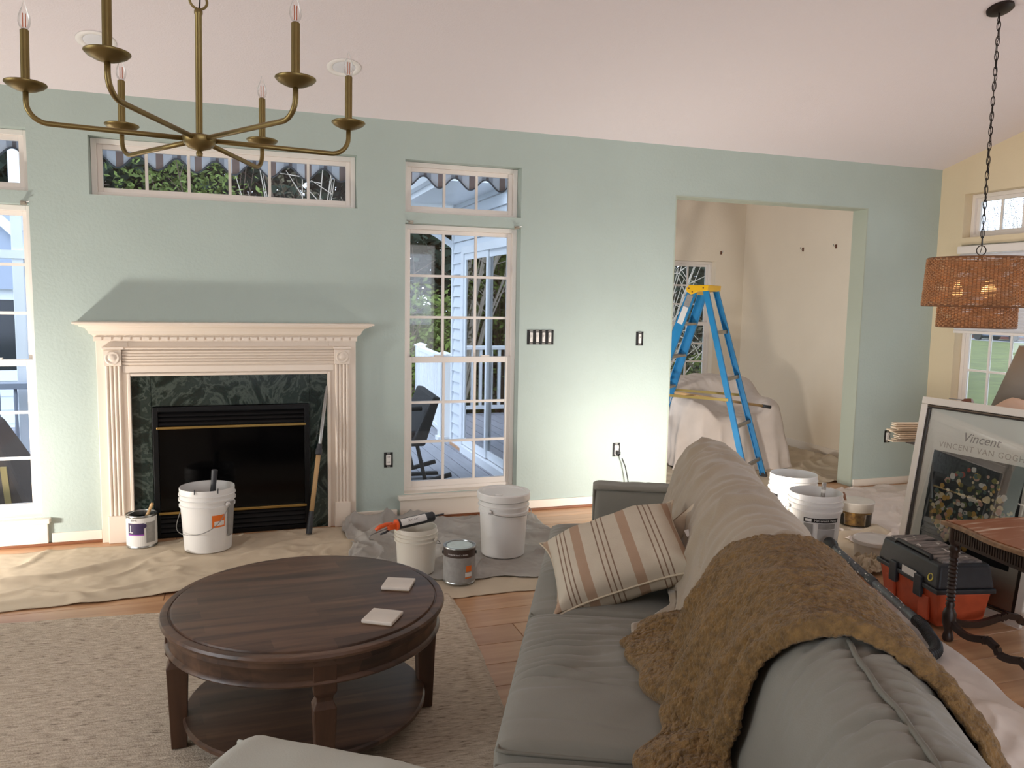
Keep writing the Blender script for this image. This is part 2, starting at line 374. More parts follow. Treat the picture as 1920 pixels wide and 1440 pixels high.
def stripe_mat(name, base, bands, axis=0, rough=0.9, bump=0.15):   # bands: (centre, half width, colour) along one local axis
    m = bpy.data.materials.new(name); m.use_nodes = True; nt = m.node_tree; N = nt.nodes; L = nt.links; b = N['Principled BSDF']; b.inputs['Roughness'].default_value = rough
    tc = N.new('ShaderNodeTexCoord'); sp = N.new('ShaderNodeSeparateXYZ'); L.new(tc.outputs['Object'], sp.inputs[0])
    prev = None; base = lin(base)+(1,)
    for c, h, col in bands:
        s = N.new('ShaderNodeMath'); s.operation = 'COMPARE'; s.inputs[1].default_value = c; s.inputs[2].default_value = h; L.new(sp.outputs[axis], s.inputs[0])
        mx = N.new('ShaderNodeMixRGB'); L.new(s.outputs[0], mx.inputs[0]); mx.inputs[2].default_value = lin(col)+(1,)
        if prev is None: mx.inputs[1].default_value = base
        else: L.new(prev, mx.inputs[1])
        prev = mx.outputs[0]
    L.new(prev, b.inputs['Base Color'])
    n2 = N.new('ShaderNodeTexNoise'); n2.inputs['Scale'].default_value = 300; L.new(tc.outputs['Object'], n2.inputs['Vector']); bp = N.new('ShaderNodeBump'); bp.inputs['Strength'].default_value = bump; bp.inputs['Distance'].default_value = 0.004
    L.new(n2.outputs['Fac'], bp.inputs['Height']); L.new(bp.outputs[0], b.inputs['Normal'])
    return m
BR = (168,140,116); DK = (128,104,86)
pb = []
for c in (-0.115, 0.055): pb.append((c, 0.017, BR))
for c in (-0.185, -0.170, -0.155, -0.050, -0.032, -0.014, 0.125, 0.143, 0.161): pb.append((c, 0.0022, DK))
pb += [(0.218, 0.012, BR), (-0.235, 0.012, BR)]
M_pillow = stripe_mat('striped_linen', (194,182,162), pb)
M_pillow2 = mat('beige_linen', (198,182,158), 0.9, bump=0.1, bscale=300)
M_brownlinen = mat('brown_linen', (146,122,98), 0.9, bump=0.1, bscale=300)
aw = []
for k in range(-14, 22):
    c = k*0.229+0.02
    aw += [(c, 0.022, (164,140,132)), (c+0.115, 0.011, (128,120,122)), (c+0.115, 0.042, (190,194,204))]
aw = [(c, h, col) for c, h, col in aw if -2.6 < c < 3.4]
aw.sort(key=lambda t: -t[1])

def text_mesh(txt, size, space=1.0):
    cu = bpy.data.curves.new('txt', 'FONT'); cu.body = txt; cu.size = size; cu.align_x = 'CENTER'; cu.align_y = 'CENTER'; cu.space_character = space; cu.resolution_u = 3
    o = bpy.data.objects.new('txt', cu); COL.objects.link(o); bpy.context.view_layer.update()
    me = bpy.data.meshes.new_from_object(o.evaluated_get(bpy.context.evaluated_depsgraph_get()))
    vs = [tuple(v.co) for v in me.vertices]; fs = [tuple(p.vertices) for p in me.polygons]
    bpy.data.objects.remove(o); bpy.data.curves.remove(cu); bpy.data.meshes.remove(me)
    return vs, fs

# ================================================================== STRUCTURE
H0, SL = 2.6, 0.255
XL, XR, YB, YR = -3.4, 5.5, -8.5, -4.6
def ceil_z(y): return H0-SL*y if y > YR else H0-SL*YR+SL*(y-YR)
def wall_boxes(mb, u0, u1, z0, z1, holes, put):
    us = sorted(set([u0, u1]+[h[0] for h in holes]+[h[1] for h in holes])); us = [u for u in us if u0 <= u <= u1]
    for a, b in zip(us[:-1], us[1:]):
        hs = sorted([(h[2], h[3]) for h in holes if h[0] < (a+b)/2 < h[1]]); z = z0
        for c, d in hs:
            if c > z+1e-6: put(a, b, z, c)
            z = max(z, d)
        if z < z1-1e-6: put(a, b, z, z1)
WT = 0.15
WIN_L = (-1.878, -1.083, 0.17, 1.963); TR_L = (-1.878, -1.083, 2.035, 2.38)
TR_C = (-0.777, 0.742, 2.035, 2.366)
WIN_R = (1.048, 1.844, 0.17, 1.963); TR_R = (1.048, 1.842, 2.03, 2.364)
DOOR = (3.03, 4.764, 0.0, 2.25)
mb = MB()
wall_boxes(mb, XL, XR+WT, 0.0, H0, [WIN_L, TR_L, TR_C, WIN_R, TR_R, DOOR], lambda a, b, c, d: mb.box(a, b, 0, WT, c, d))
tag(mb.build('wall_back', M_mint), 'pale mint green plaster wall around the fireplace and windows', 'wall', kind='structure')
# the plain painted lining of the cased opening
root = thing('trim_1', 'grey-green painted lining of the wide opening into the cream room', 'opening', (3.03, 0, 0), kind='structure')
MB().box(4.758, 4.766, -0.002, WT+0.004, 0, 2.252).build('jamb_lining', M_jamb, root)
MB().box(3.028, 3.036, -0.002, WT+0.004, 0, 2.252).build('jamb_lining', M_jamb, root)
MB().box(3.036, 4.758, -0.002, WT+0.004, 2.244, 2.252).build('head_lining', M_jamb, root)

# right-hand outside wall (gable wall) of the big room and of the cream room behind it
WIN_G = (0.235, 1.10, 0.62, 1.98); TR_G = (0.235, 1.10, 2.035, 2.378); WIN_G2 = (1.75, 3.55, 0.5, 2.2)
mb = MB()
wall_boxes(mb, 0, 8.6, 0, 2.6, [WIN_G, TR_G, WIN_G2], lambda a, b, c, d: mb.box(XR, XR+WT, -b, -a, c, d))
mb.prism([(0.0, 2.6), (-YR, ceil_z(YR)), (8.6, ceil_z(-8.6)), (8.6, 2.6)], lambda a, b, d: (d, -a, b), XR, XR+WT)
tag(mb.build('wall_right', M_cream_shaded), 'cream side wall with shaded window beyond the hanging lamp', 'wall', kind='structure')
mb = MB(); wall_boxes(mb, 0, 8.6, 0, 4.0, [(2.6, 4.7, 0.75, 2.25)], lambda a, b, c, d: mb.box(XL-WT, XL, -b, -a, c, d))
tag(mb.build('wall_left', M_mint), 'mint side wall on the far side of the room', 'wall', kind='structure')
mb = MB(); wall_boxes(mb, XL, XR, 0, 3.0, [(-0.2, 3.4, 0.05, 2.35)], lambda a, b, c, d: mb.box(a, b, YB-WT, YB, c, d))
tag(mb.build('wall_rear', M_cream_shaded), 'cream wall with glazed doors behind the camera', 'wall', kind='structure')
mb = MB(); T = 0.1
x0, x1 = XL-WT, XR+WT
mb.hexa([(x0, YR, ceil_z(YR)), (x1, YR, ceil_z(YR)), (x1, WT, ceil_z(WT)), (x0, WT, ceil_z(WT))], [(x0, YR, ceil_z(YR)+T), (x1, YR, ceil_z(YR)+T), (x1, WT, ceil_z(WT)+T), (x0, WT, ceil_z(WT)+T)])
mb.hexa([(x0, YB-WT, ceil_z(YB-WT)), (x1, YB-WT, ceil_z(YB-WT)), (x1, YR, ceil_z(YR)), (x0, YR, ceil_z(YR))], [(x0, YB-WT, ceil_z(YB-WT)+T), (x1, YB-WT, ceil_z(YB-WT)+T), (x1, YR, ceil_z(YR)+T), (x0, YR, ceil_z(YR)+T)])
tag(mb.build('ceiling', M_ceil), 'white vaulted ceiling sloping up from the mint wall', 'ceiling', kind='structure')
# cream room behind the opening
FX0, FY1 = 2.235, 2.67
FWIN = (4.32, 5.13, 0.55, 1.95)
mb = MB(); wall_boxes(mb, FX0, XR+WT, 0, 2.7, [FWIN], lambda a, b, c, d: mb.box(a, b, FY1, FY1+WT, c, d))
tag(mb.build('wall_far_back', M_cream_lit), 'cream back wall of the small room, with window behind the ladder', 'wall', kind='structure')
tag(MB().box(XR, XR+WT, WT, FY1, 0, 2.7).build('wall_far_right', M_cream_lit), 'blank cream side wall seen through the wide opening', 'wall', kind='structure')
mb = MB(); wall_boxes(mb, WT, FY1, 0, 2.7, [(0.85, 2.42, 0.03, 1.93)], lambda a, b, c, d: mb.box(FX0-0.1, FX0, a, b, c, d))
tag(mb.build('wall_far_left', M_cream_lit), 'cream wall holding the sliding glass door of the small room', 'wall', kind='structure')
tag(MB().box(FX0-0.14, XR+WT, WT, FY1+WT, 2.7, 2.78).build('ceiling_far', M_ceil), 'white ceiling of the small cream room', 'ceiling', kind='structure')
tag(MB().box(FX0-0.14, XR+WT, 0.0, FY1+WT, -0.06, -0.001).build('floor_far', M_floor), 'wooden floor of the small cream room under drop cloths', 'floor', kind='structure')
# floor with single boards
fl = thing('floor', 'warm oak plank floor of the living room', 'floor', (0, 0, 0), kind='structure', local=True)
MB().box(XL, XR, YB, 0.0, -0.06, -0.008).build('subfloor', M_floor, fl)
PW, PL = 0.185, 1.52
base = MB().box(0, PL-0.003, 0, PW-0.0025, -0.008, 0.0).build('plank', M_floor, fl, bevel=0.0012, seg=1); first = True
y = -0.005-PW; row = 0; cnt = 0
while y > -5.2:
    x = XL+((row*0.61) % PL)-PL
    while x < XR:
        xa, xb = max(x, XL), min(x+PL, XR)
        vis = (xb > -1.4 and xa < 5.5)
        if xb-xa > 0.05:
            full = abs((xb-xa)-PL) < 1e-6
            if full:
                if first: o = base; first = False
                else: o = base.copy(); COL.objects.link(o)
                o.parent = fl; o.location = (xa, y, 0)
            else:
                o = MB().box(0, xb-xa-0.003, 0, PW-0.0025, -0.008, 0.0).build('plank', M_floor, fl); o.location = (xa, y, 0)
            cnt += 1
        x += PL
    y -= PW; row += 1
MB().box(XL, XR, YB, y+PW, -0.008, 0.0).build('plank_field', M_floor, fl)
# baseboards
def baseboard(name, label, parts, m=M_trim):
    r = thing(name, label, 'baseboard', parts[0][:3] if False else (parts[0][0], parts[0][2], 0), kind='structure')
    for (a, b, c, d, z0, z1, what, mm) in parts: MB().box(a, b, c, d, z0, z1).build(what, mm, r, bevel=0.003)
    return r
BH = 0.072
baseboard('baseboard_back', 'low cream baseboard with brown shoe strip along the mint wall', [
    (-3.4, -1.93, -0.016, -0.0005, 0.016, BH, 'board', M_trim), (-3.4, -0.77, -0.024, -0.0005, 0.0, 0.016, 'shoe_strip', M_brownstrip),
    (-1.035, -0.772, -0.016, -0.0005, 0.016, BH, 'board', M_trim), (0.728, 1.0, -0.016, -0.0005, 0.016, BH, 'board', M_trim),
    (1.885, 3.02, -0.016, -0.0005, 0.016, BH, 'board', M_trim), (0.728, 3.02, -0.024, -0.0005, 0.0, 0.016, 'shoe_strip', M_brownstrip)])
baseboard('baseboard_right', 'white baseboard of the mint wall between opening and corner', [(4.775, 5.49, -0.016, -0.0005, 0.0, 0.06, 'board', M_trim)])
baseboard('baseboard_far', 'white baseboard along the cream wall of the small room', [(5.484, 5.4995, WT, FY1, 0.0, 0.085, 'board', M_trim), (2.36, 5.48, FY1-0.016, FY1-0.0005, 0.0, 0.085, 'board', M_trim)])

# ------------------------------------------------------------------ windows
def window(name, label, hole, put, cols, rows, kind='hung', sill=True, lock=True, fw_=0.042, dep=(0.078, 0.142)):
    """put(u0,u1,w0,w1,z0,z1)->box args; u along the wall, w outwards"""
    u0, u1, z0, z1 = hole; d0, d1 = dep
    c = put(u0, u0, 0, 0, z0, z0); r = thing(name, label, 'window', (c[0], c[2], c[4]), kind='structure')
    def bx(what, *a, m=M_vinyl, p=r, bev=0.002): return MB().box(*put(*a)).build(what, m, p, bevel=bev, origin=r['_o'])
    e = 0.0015
    for a in ((u0+e, u0+fw_*0.75, d0, d1, z0+e, z1-e), (u1-fw_*0.75, u1-e, d0, d1, z0+e, z1-e), (u0+fw_*0.75, u1-fw_*0.75, d0, d1, z1-fw_*0.75, z1-e), (u0+fw_*0.75, u1-fw_*0.75, d0, d1, z0+e, z0+fw_*0.6)): bx('frame', *a)
    a0, a1, b0, b1 = u0+fw_*0.75, u1-fw_*0.75, z0+fw_*0.6, z1-fw_*0.75
    def sash(zb, zt, w0, w1, st, rl, nm, cols, rows, proud=0.0):
        s = MB()
        s.box(*put(a0+0.0005, a0+st, w0, w1, zb, zt)); s.box(*put(a1-st, a1-0.0005, w0, w1, zb, zt)); s.box(*put(a0+st, a1-st, w0, w1, zb, zb+rl)); s.box(*put(a0+st, a1-st, w0, w1, zt-rl, zt))
        so = s.build(nm, M_vinyl, r, bevel=0.002)
        g0, g1, h0, h1 = a0+st, a1-st, zb+rl, zt-rl; wm = (w0+w1)/2; mw = 0.0085
        for i in range(1, cols): u = lerp(g0, g1, i/cols); bx('muntin', u-mw, u+mw, wm-0.008, wm+0.008, h0, h1, p=so, bev=0)
        for j in range(1, rows): z = lerp(h0, h1, j/rows); bx('muntin', g0, g1, wm-0.0079, wm+0.0079, z-mw, z+mw, p=so, bev=0)
        for i in range(cols):
            for j in range(rows):
                bx('pane', lerp(g0, g1, i/cols)+(mw if i else 0), lerp(g0, g1, (i+1)/cols)-(mw if i < cols-1 else 0), wm-0.0015, wm+0.0015, lerp(h0, h1, j/rows)+(mw if j else 0), lerp(h0, h1, (j+1)/rows)-(mw if j < rows-1 else 0), m=M_glass, p=so, bev=0)
        return so
    if kind == 'hung':
        zm = (b0+b1)/2+0.004
        sash(zm-0.02, b1, 0.111, 0.136, 0.026, 0.026, 'upper_sash', cols, rows)
        lo = sash(b0, zm+0.018, 0.083, 0.109, 0.034, 0.040, 'lower_sash', cols, rows)
        if lock:
            for q in (0.3, 0.75):
                u = lerp(a0, a1, q); bx('sash_lock', u-0.03, u+0.03, 0.085, 0.107, zm+0.0185, zm+0.027, p=lo)
    else:
        sash(b0, b1, 0.100, 0.130, 0.028, 0.028, 'sash', cols, rows)
    if sill:
        bx('sill_board', u0-0.045, u1+0.045, -0.05, -0.0005, z0-0.032, z0-0.004, m=M_trim, bev=0.004)
        bx('sill_inner', u0+e, u1-e, 0.0, 0.077, z0+0.0005, z0+0.004, m=M_trim, bev=0)
        bx('apron', u0-0.03, u1+0.03, -0.026, -0.0005, 0.017, z0-0.033, m=M_trim, bev=0.003)
    return r
pb_ = lambda u0, u1, w0, w1, z0, z1: (u0, u1, w0, w1, z0, z1)
pr_ = lambda u0, u1, w0, w1, z0, z1: (XR+w0, XR+w1, -u1, -u0, z0, z1)
pf_ = lambda u0, u1, w0, w1, z0, z1: (u0, u1, FY1+w0, FY1+w1, z0, z1)
pl_ = lambda u0, u1, w0, w1, z0, z1: (XL-w1, XL-w0, -u1, -u0, z0, z1)
pq_ = lambda u0, u1, w0, w1, z0, z1: (u0, u1, YB-w1, YB-w0, z0, z1)
window('window_1', 'tall white double-hung window at the edge beside the fireplace', WIN_L, pb_, 3, 3)
window('window_2', 'small transom window over the tall window at the edge', TR_L, pb_, 3, 1, 'fix', False)
window('window_3', 'wide six-pane transom window high above the fireplace', TR_C, pb_, 6, 1, 'fix', False)
window('window_4', 'tall white double-hung window looking onto the deck', WIN_R, pb_, 3, 3)
window('window_5', 'three-pane transom window above the window onto the deck', TR_R, pb_, 3, 1, 'fix', False)
window('window_6', 'white window with lowered shade in the cream side wall', WIN_G, pr_, 4, 2, 'hung', False)
window('window_7', 'small transom window high in the cream side wall', TR_G, pr_, 4, 1, 'fix', False)
window('window_8', 'white gridded window behind the ladder in the cream room', FWIN, pf_, 3, 3, 'hung', False)
window('window_9', 'large added side-wall window out of view beside the pale chair', WIN_G2, pr_, 3, 2, 'fix', False)  # unseen window, added as an opening for the right-hand fill lamp
window('window_10', 'mint side-wall window out of view', (2.6, 4.7, 0.75, 2.25), pl_, 4, 2, 'fix', False)
window('door_1', 'glazed double doors behind the camera', (-0.2, 3.4, 0.05, 2.35), pq_, 6, 4, 'fix', False, fw_=0.08)

# ================================================================== FIREPLACE
fp = thing('fireplace_mantel', 'white fluted mantelpiece with dentil moulding around dark green marble', 'fireplace', (-0.022, 0, 0))
CX = -0.022
MB().box(CX-0.745, CX-0.575, -0.045, -0.0005, 0.0, 1.225).box(CX+0.575, CX+0.745, -0.045, -0.0005, 0, 1.225).box(CX-0.575, CX+0.575, -0.045, -0.0005, 0.998, 1.225).build('backing_board', M_mantel, fp, bevel=0.003)
for sgn in (-1, 1):
    a, b = sorted((CX+sgn*0.700, CX+sgn*0.612))
    mb = MB(); mb.box(a, b, -0.056, -0.045, 0.165, 1.052)
    n = 4; wdt = (b-a)/(n+0.0)
    for i in range(n):
        xc = a+wdt*(i+0.5)
        mb.prism([(math.cos(PI*k/8)*wdt*0.40, -math.sin(PI*k/8)*0.012) for k in range(9)], lambda p, q, d, xc=xc: (xc+p, -0.056+q, d), 0.165, 1.052)
    mb.build('fluted_pilaster', M_mantel, fp)
    MB().box(a-0.006, b+0.006, -0.078, -0.045, 0.0, 0.165).build('plinth_block', M_mantel, fp, bevel=0.006)
    cb = MB().box(a-0.004, b+0.004, -0.078, -0.045, 1.054, 1.148).build('corner_block', M_mantel, fp, bevel=0.003)
    MB().lathe([(0.040, 0), (0.040, 0.004), (0.034, 0.010), (0.028, 0.004), (0.022, 0.004), (0.016, 0.011), (0.006, 0.013), (0.0, 0.013)], ((a+b)/2, -0.078, 1.101), 28, (0, -1, 0)).build('rosette', M_mantel, cb, smooth=True)
    MB().box(a-0.012, b+0.02 if sgn < 0 else b+0.012, -0.088, -0.045, 1.150, 1.166).build('cap_moulding', M_mantel, fp, bevel=0.004)
mb = MB(); mb.box(CX-0.606, CX+0.606, -0.054, -0.045, 1.060, 1.145)
for i in range(5):
    zc = 1.060+0.017*(i+0.5)
    mb.prism([(math.cos(PI*k/8)*0.0068, -math.sin(PI*k/8)*0.012) for k in range(9)], lambda p, q, d, zc=zc: (d, -0.054+q, zc+p), CX-0.606, CX+0.606)
mb.build('fluted_header', M_mantel, fp)
MB().prism([(-0.045, 1.150), (-0.070, 1.150), (-0.078, 1.158), (-0.070, 1.166), (-0.045, 1.166)], lambda p, q, d: (d, p, q), CX-0.60, CX+0.60).build('header_moulding', M_mantel, fp)
MB().box(CX-0.606, CX+0.606, -0.052, -0.0455, 1.012, 1.052).build('header_panel', M_mantel, fp, bevel=0.003)
mb = MB()                                                         # thin lip round the marble
mb.box(CX-0.585, CX-0.566, -0.060, -0.030, 0.0, 1.008).box(CX+0.566, CX+0.585, -0.060, -0.030, 0.0, 1.008).box(CX-0.566, CX+0.566, -0.060, -0.030, 0.992, 1.008)
mb.build('inner_bead', M_mantel, fp, bevel=0.004)
MB().box(CX-0.752, CX+0.752, -0.060, -0.0005, 1.198, 1.226).build('frieze_board', M_mantel, fp)
dn = MB().box(-0.0195, 0.0195, -0.074, -0.060, 1.203, 1.222).build('dentil', M_mantel, None)
nd = 30
for i in range(nd):
    o = dn if i == 0 else dn.copy()
    if i: COL.objects.link(o)
    o.parent = fp; o.location = (CX-0.728+1.456*i/(nd-1)-fp['_o'][0], 0, 0)
cr = [(-0.0005, 1.226), (-0.062, 1.226), (-0.066, 1.234), (-0.080, 1.240), (-0.086, 1.258), (-0.100, 1.276), (-0.122, 1.284), (-0.128, 1.291), (-0.140, 1.292), (-0.140, 1.298), (-0.0005, 1.298)]
mb = MB(); n = len(cr)                                            # crown profile mitred round the ends
vs = []
for sx in (-1, 1):
    for (yy, zz) in cr: vs.append((CX+sx*(0.692-yy), yy, zz))
fs = [(i, (i+1) % n, n+(i+1) % n, n+i) for i in range(n)]+[tuple(range(n-1, -1, -1)), tuple(range(n, 2*n))]
mb.add(vs, fs); mb.build('crown_moulding', M_mantel, fp)
MB().box(CX-0.848, CX+0.848, -0.150, -0.0005, 1.298, 1.311).build('mantel_shelf', M_mantel, fp, bevel=0.004)
for nm, a in (('marble_slab', (CX-0.566, CX-0.460, 0.0, 0.992)), ('marble_slab', (CX+0.458, CX+0.566, 0.0, 0.992)), ('marble_slab', (CX-0.460, CX+0.458, 0.806, 0.992))):
    o = MB().box(a[0]+0.001, a[1]-0.001, -0.035, -0.0005, a[2], a[3]-0.001).build(nm, M_marble, fp, bevel=0.001); o['label'] = 'dark green veined marble'
ins = thing('fireplace_insert', 'black gas fireplace insert with dark glass and brass bars', 'fireplace', (CX, -0.04, 0))
bx0, bx1 = CX-0.455, CX+0.453
MB().box(bx0, bx0+0.03, -0.050, -0.001, 0.003, 0.803).box(bx1-0.03, bx1, -0.050, -0.001, 0.003, 0.803).box(bx0+0.03, bx1-0.03, -0.050, -0.001, 0.775, 0.803).box(bx0+0.03, bx1-0.03, -0.050, -0.001, 0.003, 0.03).build('surround_frame', M_black, ins, bevel=0.002)
for z in (0.745, 0.718, 0.694): MB().prism([(-0.045, z), (-0.030, z+0.022), (-0.026, z+0.022), (-0.041, z)], lambda p, q, d: (d, p, q), bx0+0.03, bx1-0.03).build('louvre', M_black, ins)
for z in (0.125, 0.095, 0.065, 0.036): MB().prism([(-0.045, z), (-0.030, z+0.024), (-0.026, z+0.024), (-0.041, z)], lambda p, q, d: (d, p, q), bx0+0.03, bx1-0.03).build('louvre', M_black, ins)
MB().box(bx0+0.02, bx1-0.02, -0.053, -0.028, 0.668, 0.684).build('brass_bar', M_brass, ins, bevel=0.003)['label'] = 'polished brass bar'
MB().box(bx0+0.02, bx1-0.02, -0.053, -0.028, 0.146, 0.163).build('brass_bar', M_brass, ins, bevel=0.003)['label'] = 'polished brass bar'
MB().box(bx0+0.03, bx1-0.03, -0.030, -0.022, 0.164, 0.667).build('firebox_glass', M_blackglass, ins)
MB().box(bx0+0.03, bx1-0.03, -0.012, -0.001, 0.03, 0.79).build('firebox_back', M_black, ins)

# ================================================================== ELECTRICS
def outlet(name, label, x, z, y=-0.0005):
    r = thing(name, label, 'outlet', (x, y, z), group='bare wall sockets')
    MB().box(x-0.029, x+0.029, y-0.003, y, z-0.050, z+0.050).build('box_opening', M_recess, r)
    d = MB().box(x-0.017, x+0.017, y-0.012, y-0.003, z-0.034, z+0.034).build('receptacle', M_device, r, bevel=0.004)
    for s in (-1, 1):
        MB().lathe([(0.0145, 0), (0.0145, 0.003), (0, 0.003)], (x, y-0.012, z+s*0.0175), 16, (0,-1,0)).build('socket_face', M_device, d)
        for k in (-1, 1): MB().box(x+k*0.006-0.0012, x+k*0.006+0.0012, y-0.0155, y-0.012, z+s*0.0175, z+s*0.0175+0.008).build('slot', M_recess, d)
        MB().box(x-0.010, x+0.010, y-0.005, y-0.003, z+s*0.044-0.006, z+s*0.044+0.006).build('mounting_ear', M_steel, r)
    return r
outlet('wall_outlet', 'bare wall outlet between the mantelpiece and the deck window', 0.942, 0.410)
outlet('wall_outlet', 'bare wall outlet with black plug below the single switch', 2.612, 0.404)
outlet('wall_outlet', 'bare wall outlet near the corner beside the cream slats', 5.107, 0.406)
def switches(name, label, x, z, n):
    r = thing(name, label, 'switch', (x, -0.0005, z)); w = 0.046; y = -0.0005
    MB().box(x-n*w/2-0.006, x+n*w/2+0.006, y-0.003, y, z-0.050, z+0.050).build('box_opening', M_recess, r)
    for i in range(n):
        xc = x+(i-(n-1)/2)*w
        MB().box(xc-0.011, xc+0.011, y-0.010, y-0.003, z-0.033, z+0.033).build('switch_body', M_device, r, bevel=0.003)
        MB().hexa([(xc-0.005, y-0.010, z-0.010), (xc+0.005, y-0.010, z-0.010), (xc+0.005, y-0.010, z+0.006), (xc-0.005, y-0.010, z+0.006)], [(xc-0.004, y-0.020, z+0.004), (xc+0.004, y-0.020, z+0.004), (xc+0.004, y-0.020, z+0.010), (xc-0.004, y-0.020, z+0.010)]).build('toggle', M_device, r)
        for s in (-1, 1): MB().box(xc-0.012, xc+0.012, y-0.005, y-0.003, z+s*0.044-0.007, z+s*0.044+0.007).build('mounting_ear', M_steel, r)
switches('switch_bank', 'row of bare light switches without a cover plate beside the deck window', 2.000, 1.224, 4)
switches('light_switch', 'single bare light switch beside the wide opening', 2.772, 1.215, 1)
# plug and cord that runs down behind the sofa to the work lamp
r = thing('power_cord', 'black power cord plugged into the outlet, hanging behind the sofa', 'cord', (2.62, -0.02, 0.40))
MB().box(2.600, 2.626, -0.050, -0.017, 0.372, 0.398).build('plug', M_cord, r, bevel=0.005)
MB().tube([(2.613,-0.05,0.378),(2.63,-0.065,0.35),(2.655,-0.07,0.29),(2.675,-0.075,0.20),(2.69,-0.09,0.10),(2.70,-0.14,0.03),(2.68,-0.25,0.014),(2.64,-0.5,0.014),(2.60,-0.75,0.016),(2.56,-0.88,0.02)], 0.0045, 8).build('cable', M_cord, r, smooth=True)
MB().hexa([(2.612,-0.07,0.352),(2.640,-0.07,0.356),(2.640,-0.066,0.356),(2.612,-0.066,0.352)], [(2.607,-0.07,0.378),(2.636,-0.07,0.381),(2.636,-0.066,0.381),(2.607,-0.066,0.378)]).build('paper_tag', M_labelwhite, r)

# ------------------------------------------------------------------ work lamps (the strong low lights of the room)
def work_lamp(label, loc, aim, watts):
    d = (Vector(aim)-Vector(loc)).normalized(); r = thing('work_lamp', label, 'lamp', (loc[0], loc[1], 0), group='portable work lamps')
    sx = d.cross(Vector((0,0,1))).normalized(); u = sx.cross(d); c = Vector(loc)
    MB().obox(c-d*0.035, d*0.025, sx*0.085, u*0.065).build('housing', M_charcoal, r, bevel=0.008)
    MB().obox(c-d*0.0075, d*0.002, sx*0.08, u*0.06).build('reflector', M_steel, r)
    base = Vector((loc[0], loc[1], 0))-Vector((d.x, d.y, 0))*0.05
    MB().tube([base+sx*0.10-Vector((d.x,d.y,0))*0.06+Vector((0,0,0.014)), base+sx*0.10+Vector((d.x,d.y,0))*0.10+Vector((0,0,0.014)), base-sx*0.10+Vector((d.x,d.y,0))*0.10+Vector((0,0,0.014)), base-sx*0.10-Vector((d.x,d.y,0))*0.06+Vector((0,0,0.014))], 0.009, 8, closed=True).build('floor_stand', M_yellow, r)
    for s in (-1, 1): MB().tube([base+sx*(0.10*s)+Vector((0,0,0.014)), c-d*0.035+sx*(0.095*s)], 0.007, 8).build('bracket', M_yellow, r)
    l = bpy.data.lights.new('lamp_light', 'AREA'); l.shape = 'RECTANGLE'; l.size = 0.15; l.size_y = 0.11; l.energy = watts; l.color = LAMP_COL
    o = bpy.data.objects.new('lamp_light', l); COL.objects.link(o); o.location = c+d*0.004; o.rotation_euler = d.to_track_quat('-Z', 'Y').to_euler()
work_lamp('black work lamp on a low stand hidden behind the sofa arm', LAMP_R, (3.20, 0.0, 0.85), LAMP_R_W)
work_lamp('black work lamp on a low stand beside the window at the edge', LAMP_L, (-1.2, 0.0, 0.95), LAMP_L_W)

# ================================================================== CHANDELIER
def rot_axis(v, ax, a): return Matrix.Rotation(a, 3, Vector(ax)) @ Vector(v)
ch = thing('chandelier', 'aged brass six-arm candle chandelier hanging above the coffee table', 'chandelier', (-0.085, -2.798, 1.882), local=True)
HZ = 0.094            # pan height above the hub
ch.rotation_euler = Matrix.Rotation(math.radians(-2.2), 3, Vector((0.94, -0.33, 0))).to_euler()
MB().lathe([(0.0,-0.030),(0.008,-0.028),(0.009,-0.020),(0.006,-0.015),(0.012,-0.012),(0.030,-0.006),(0.040,0.004),(0.045,0.016),(0.044,0.022),(0.036,0.026),(0.010,0.028),(0.0,0.028)], (0,0,-0.004), 28).build('hub', M_agedbrass, ch, smooth=True, angle=40)
MB().lathe([(0.009,0.02),(0.009,0.342),(0.011,0.346),(0.011,0.354),(0.006,0.360),(0.0,0.361)], (0,0,0), 16).build('stem', M_agedbrass, ch, smooth=True, angle=40)
MB().tube([(0.022*math.cos(2*PI*k/20), 0.006*math.cos(2*PI*k/20), 0.380+0.022*math.sin(2*PI*k/20)) for k in range(20)], 0.0035, 8, closed=True).build('top_ring', M_agedbrass, ch, smooth=True)
for i in range(9):
    zc = 0.415+0.032*i; pts = []
    for k in range(14):
        t = 2*PI*k/14; a, b = 0.011*math.cos(t), 0.020*math.sin(t); pts.append((a if i % 2 else 0, 0 if i % 2 else a, zc+b))
    MB().tube(pts, 0.0026, 6, closed=True).build('chain_link', M_agedbrass, ch, smooth=True)
MB().tube([(0.003,0,0.361),(0.006,0.002,0.42),(-0.004,-0.003,0.55),(0.005,0.002,0.70)], 0.002, 6).build('cable', M_cord, ch, smooth=True)
AR = 0.407
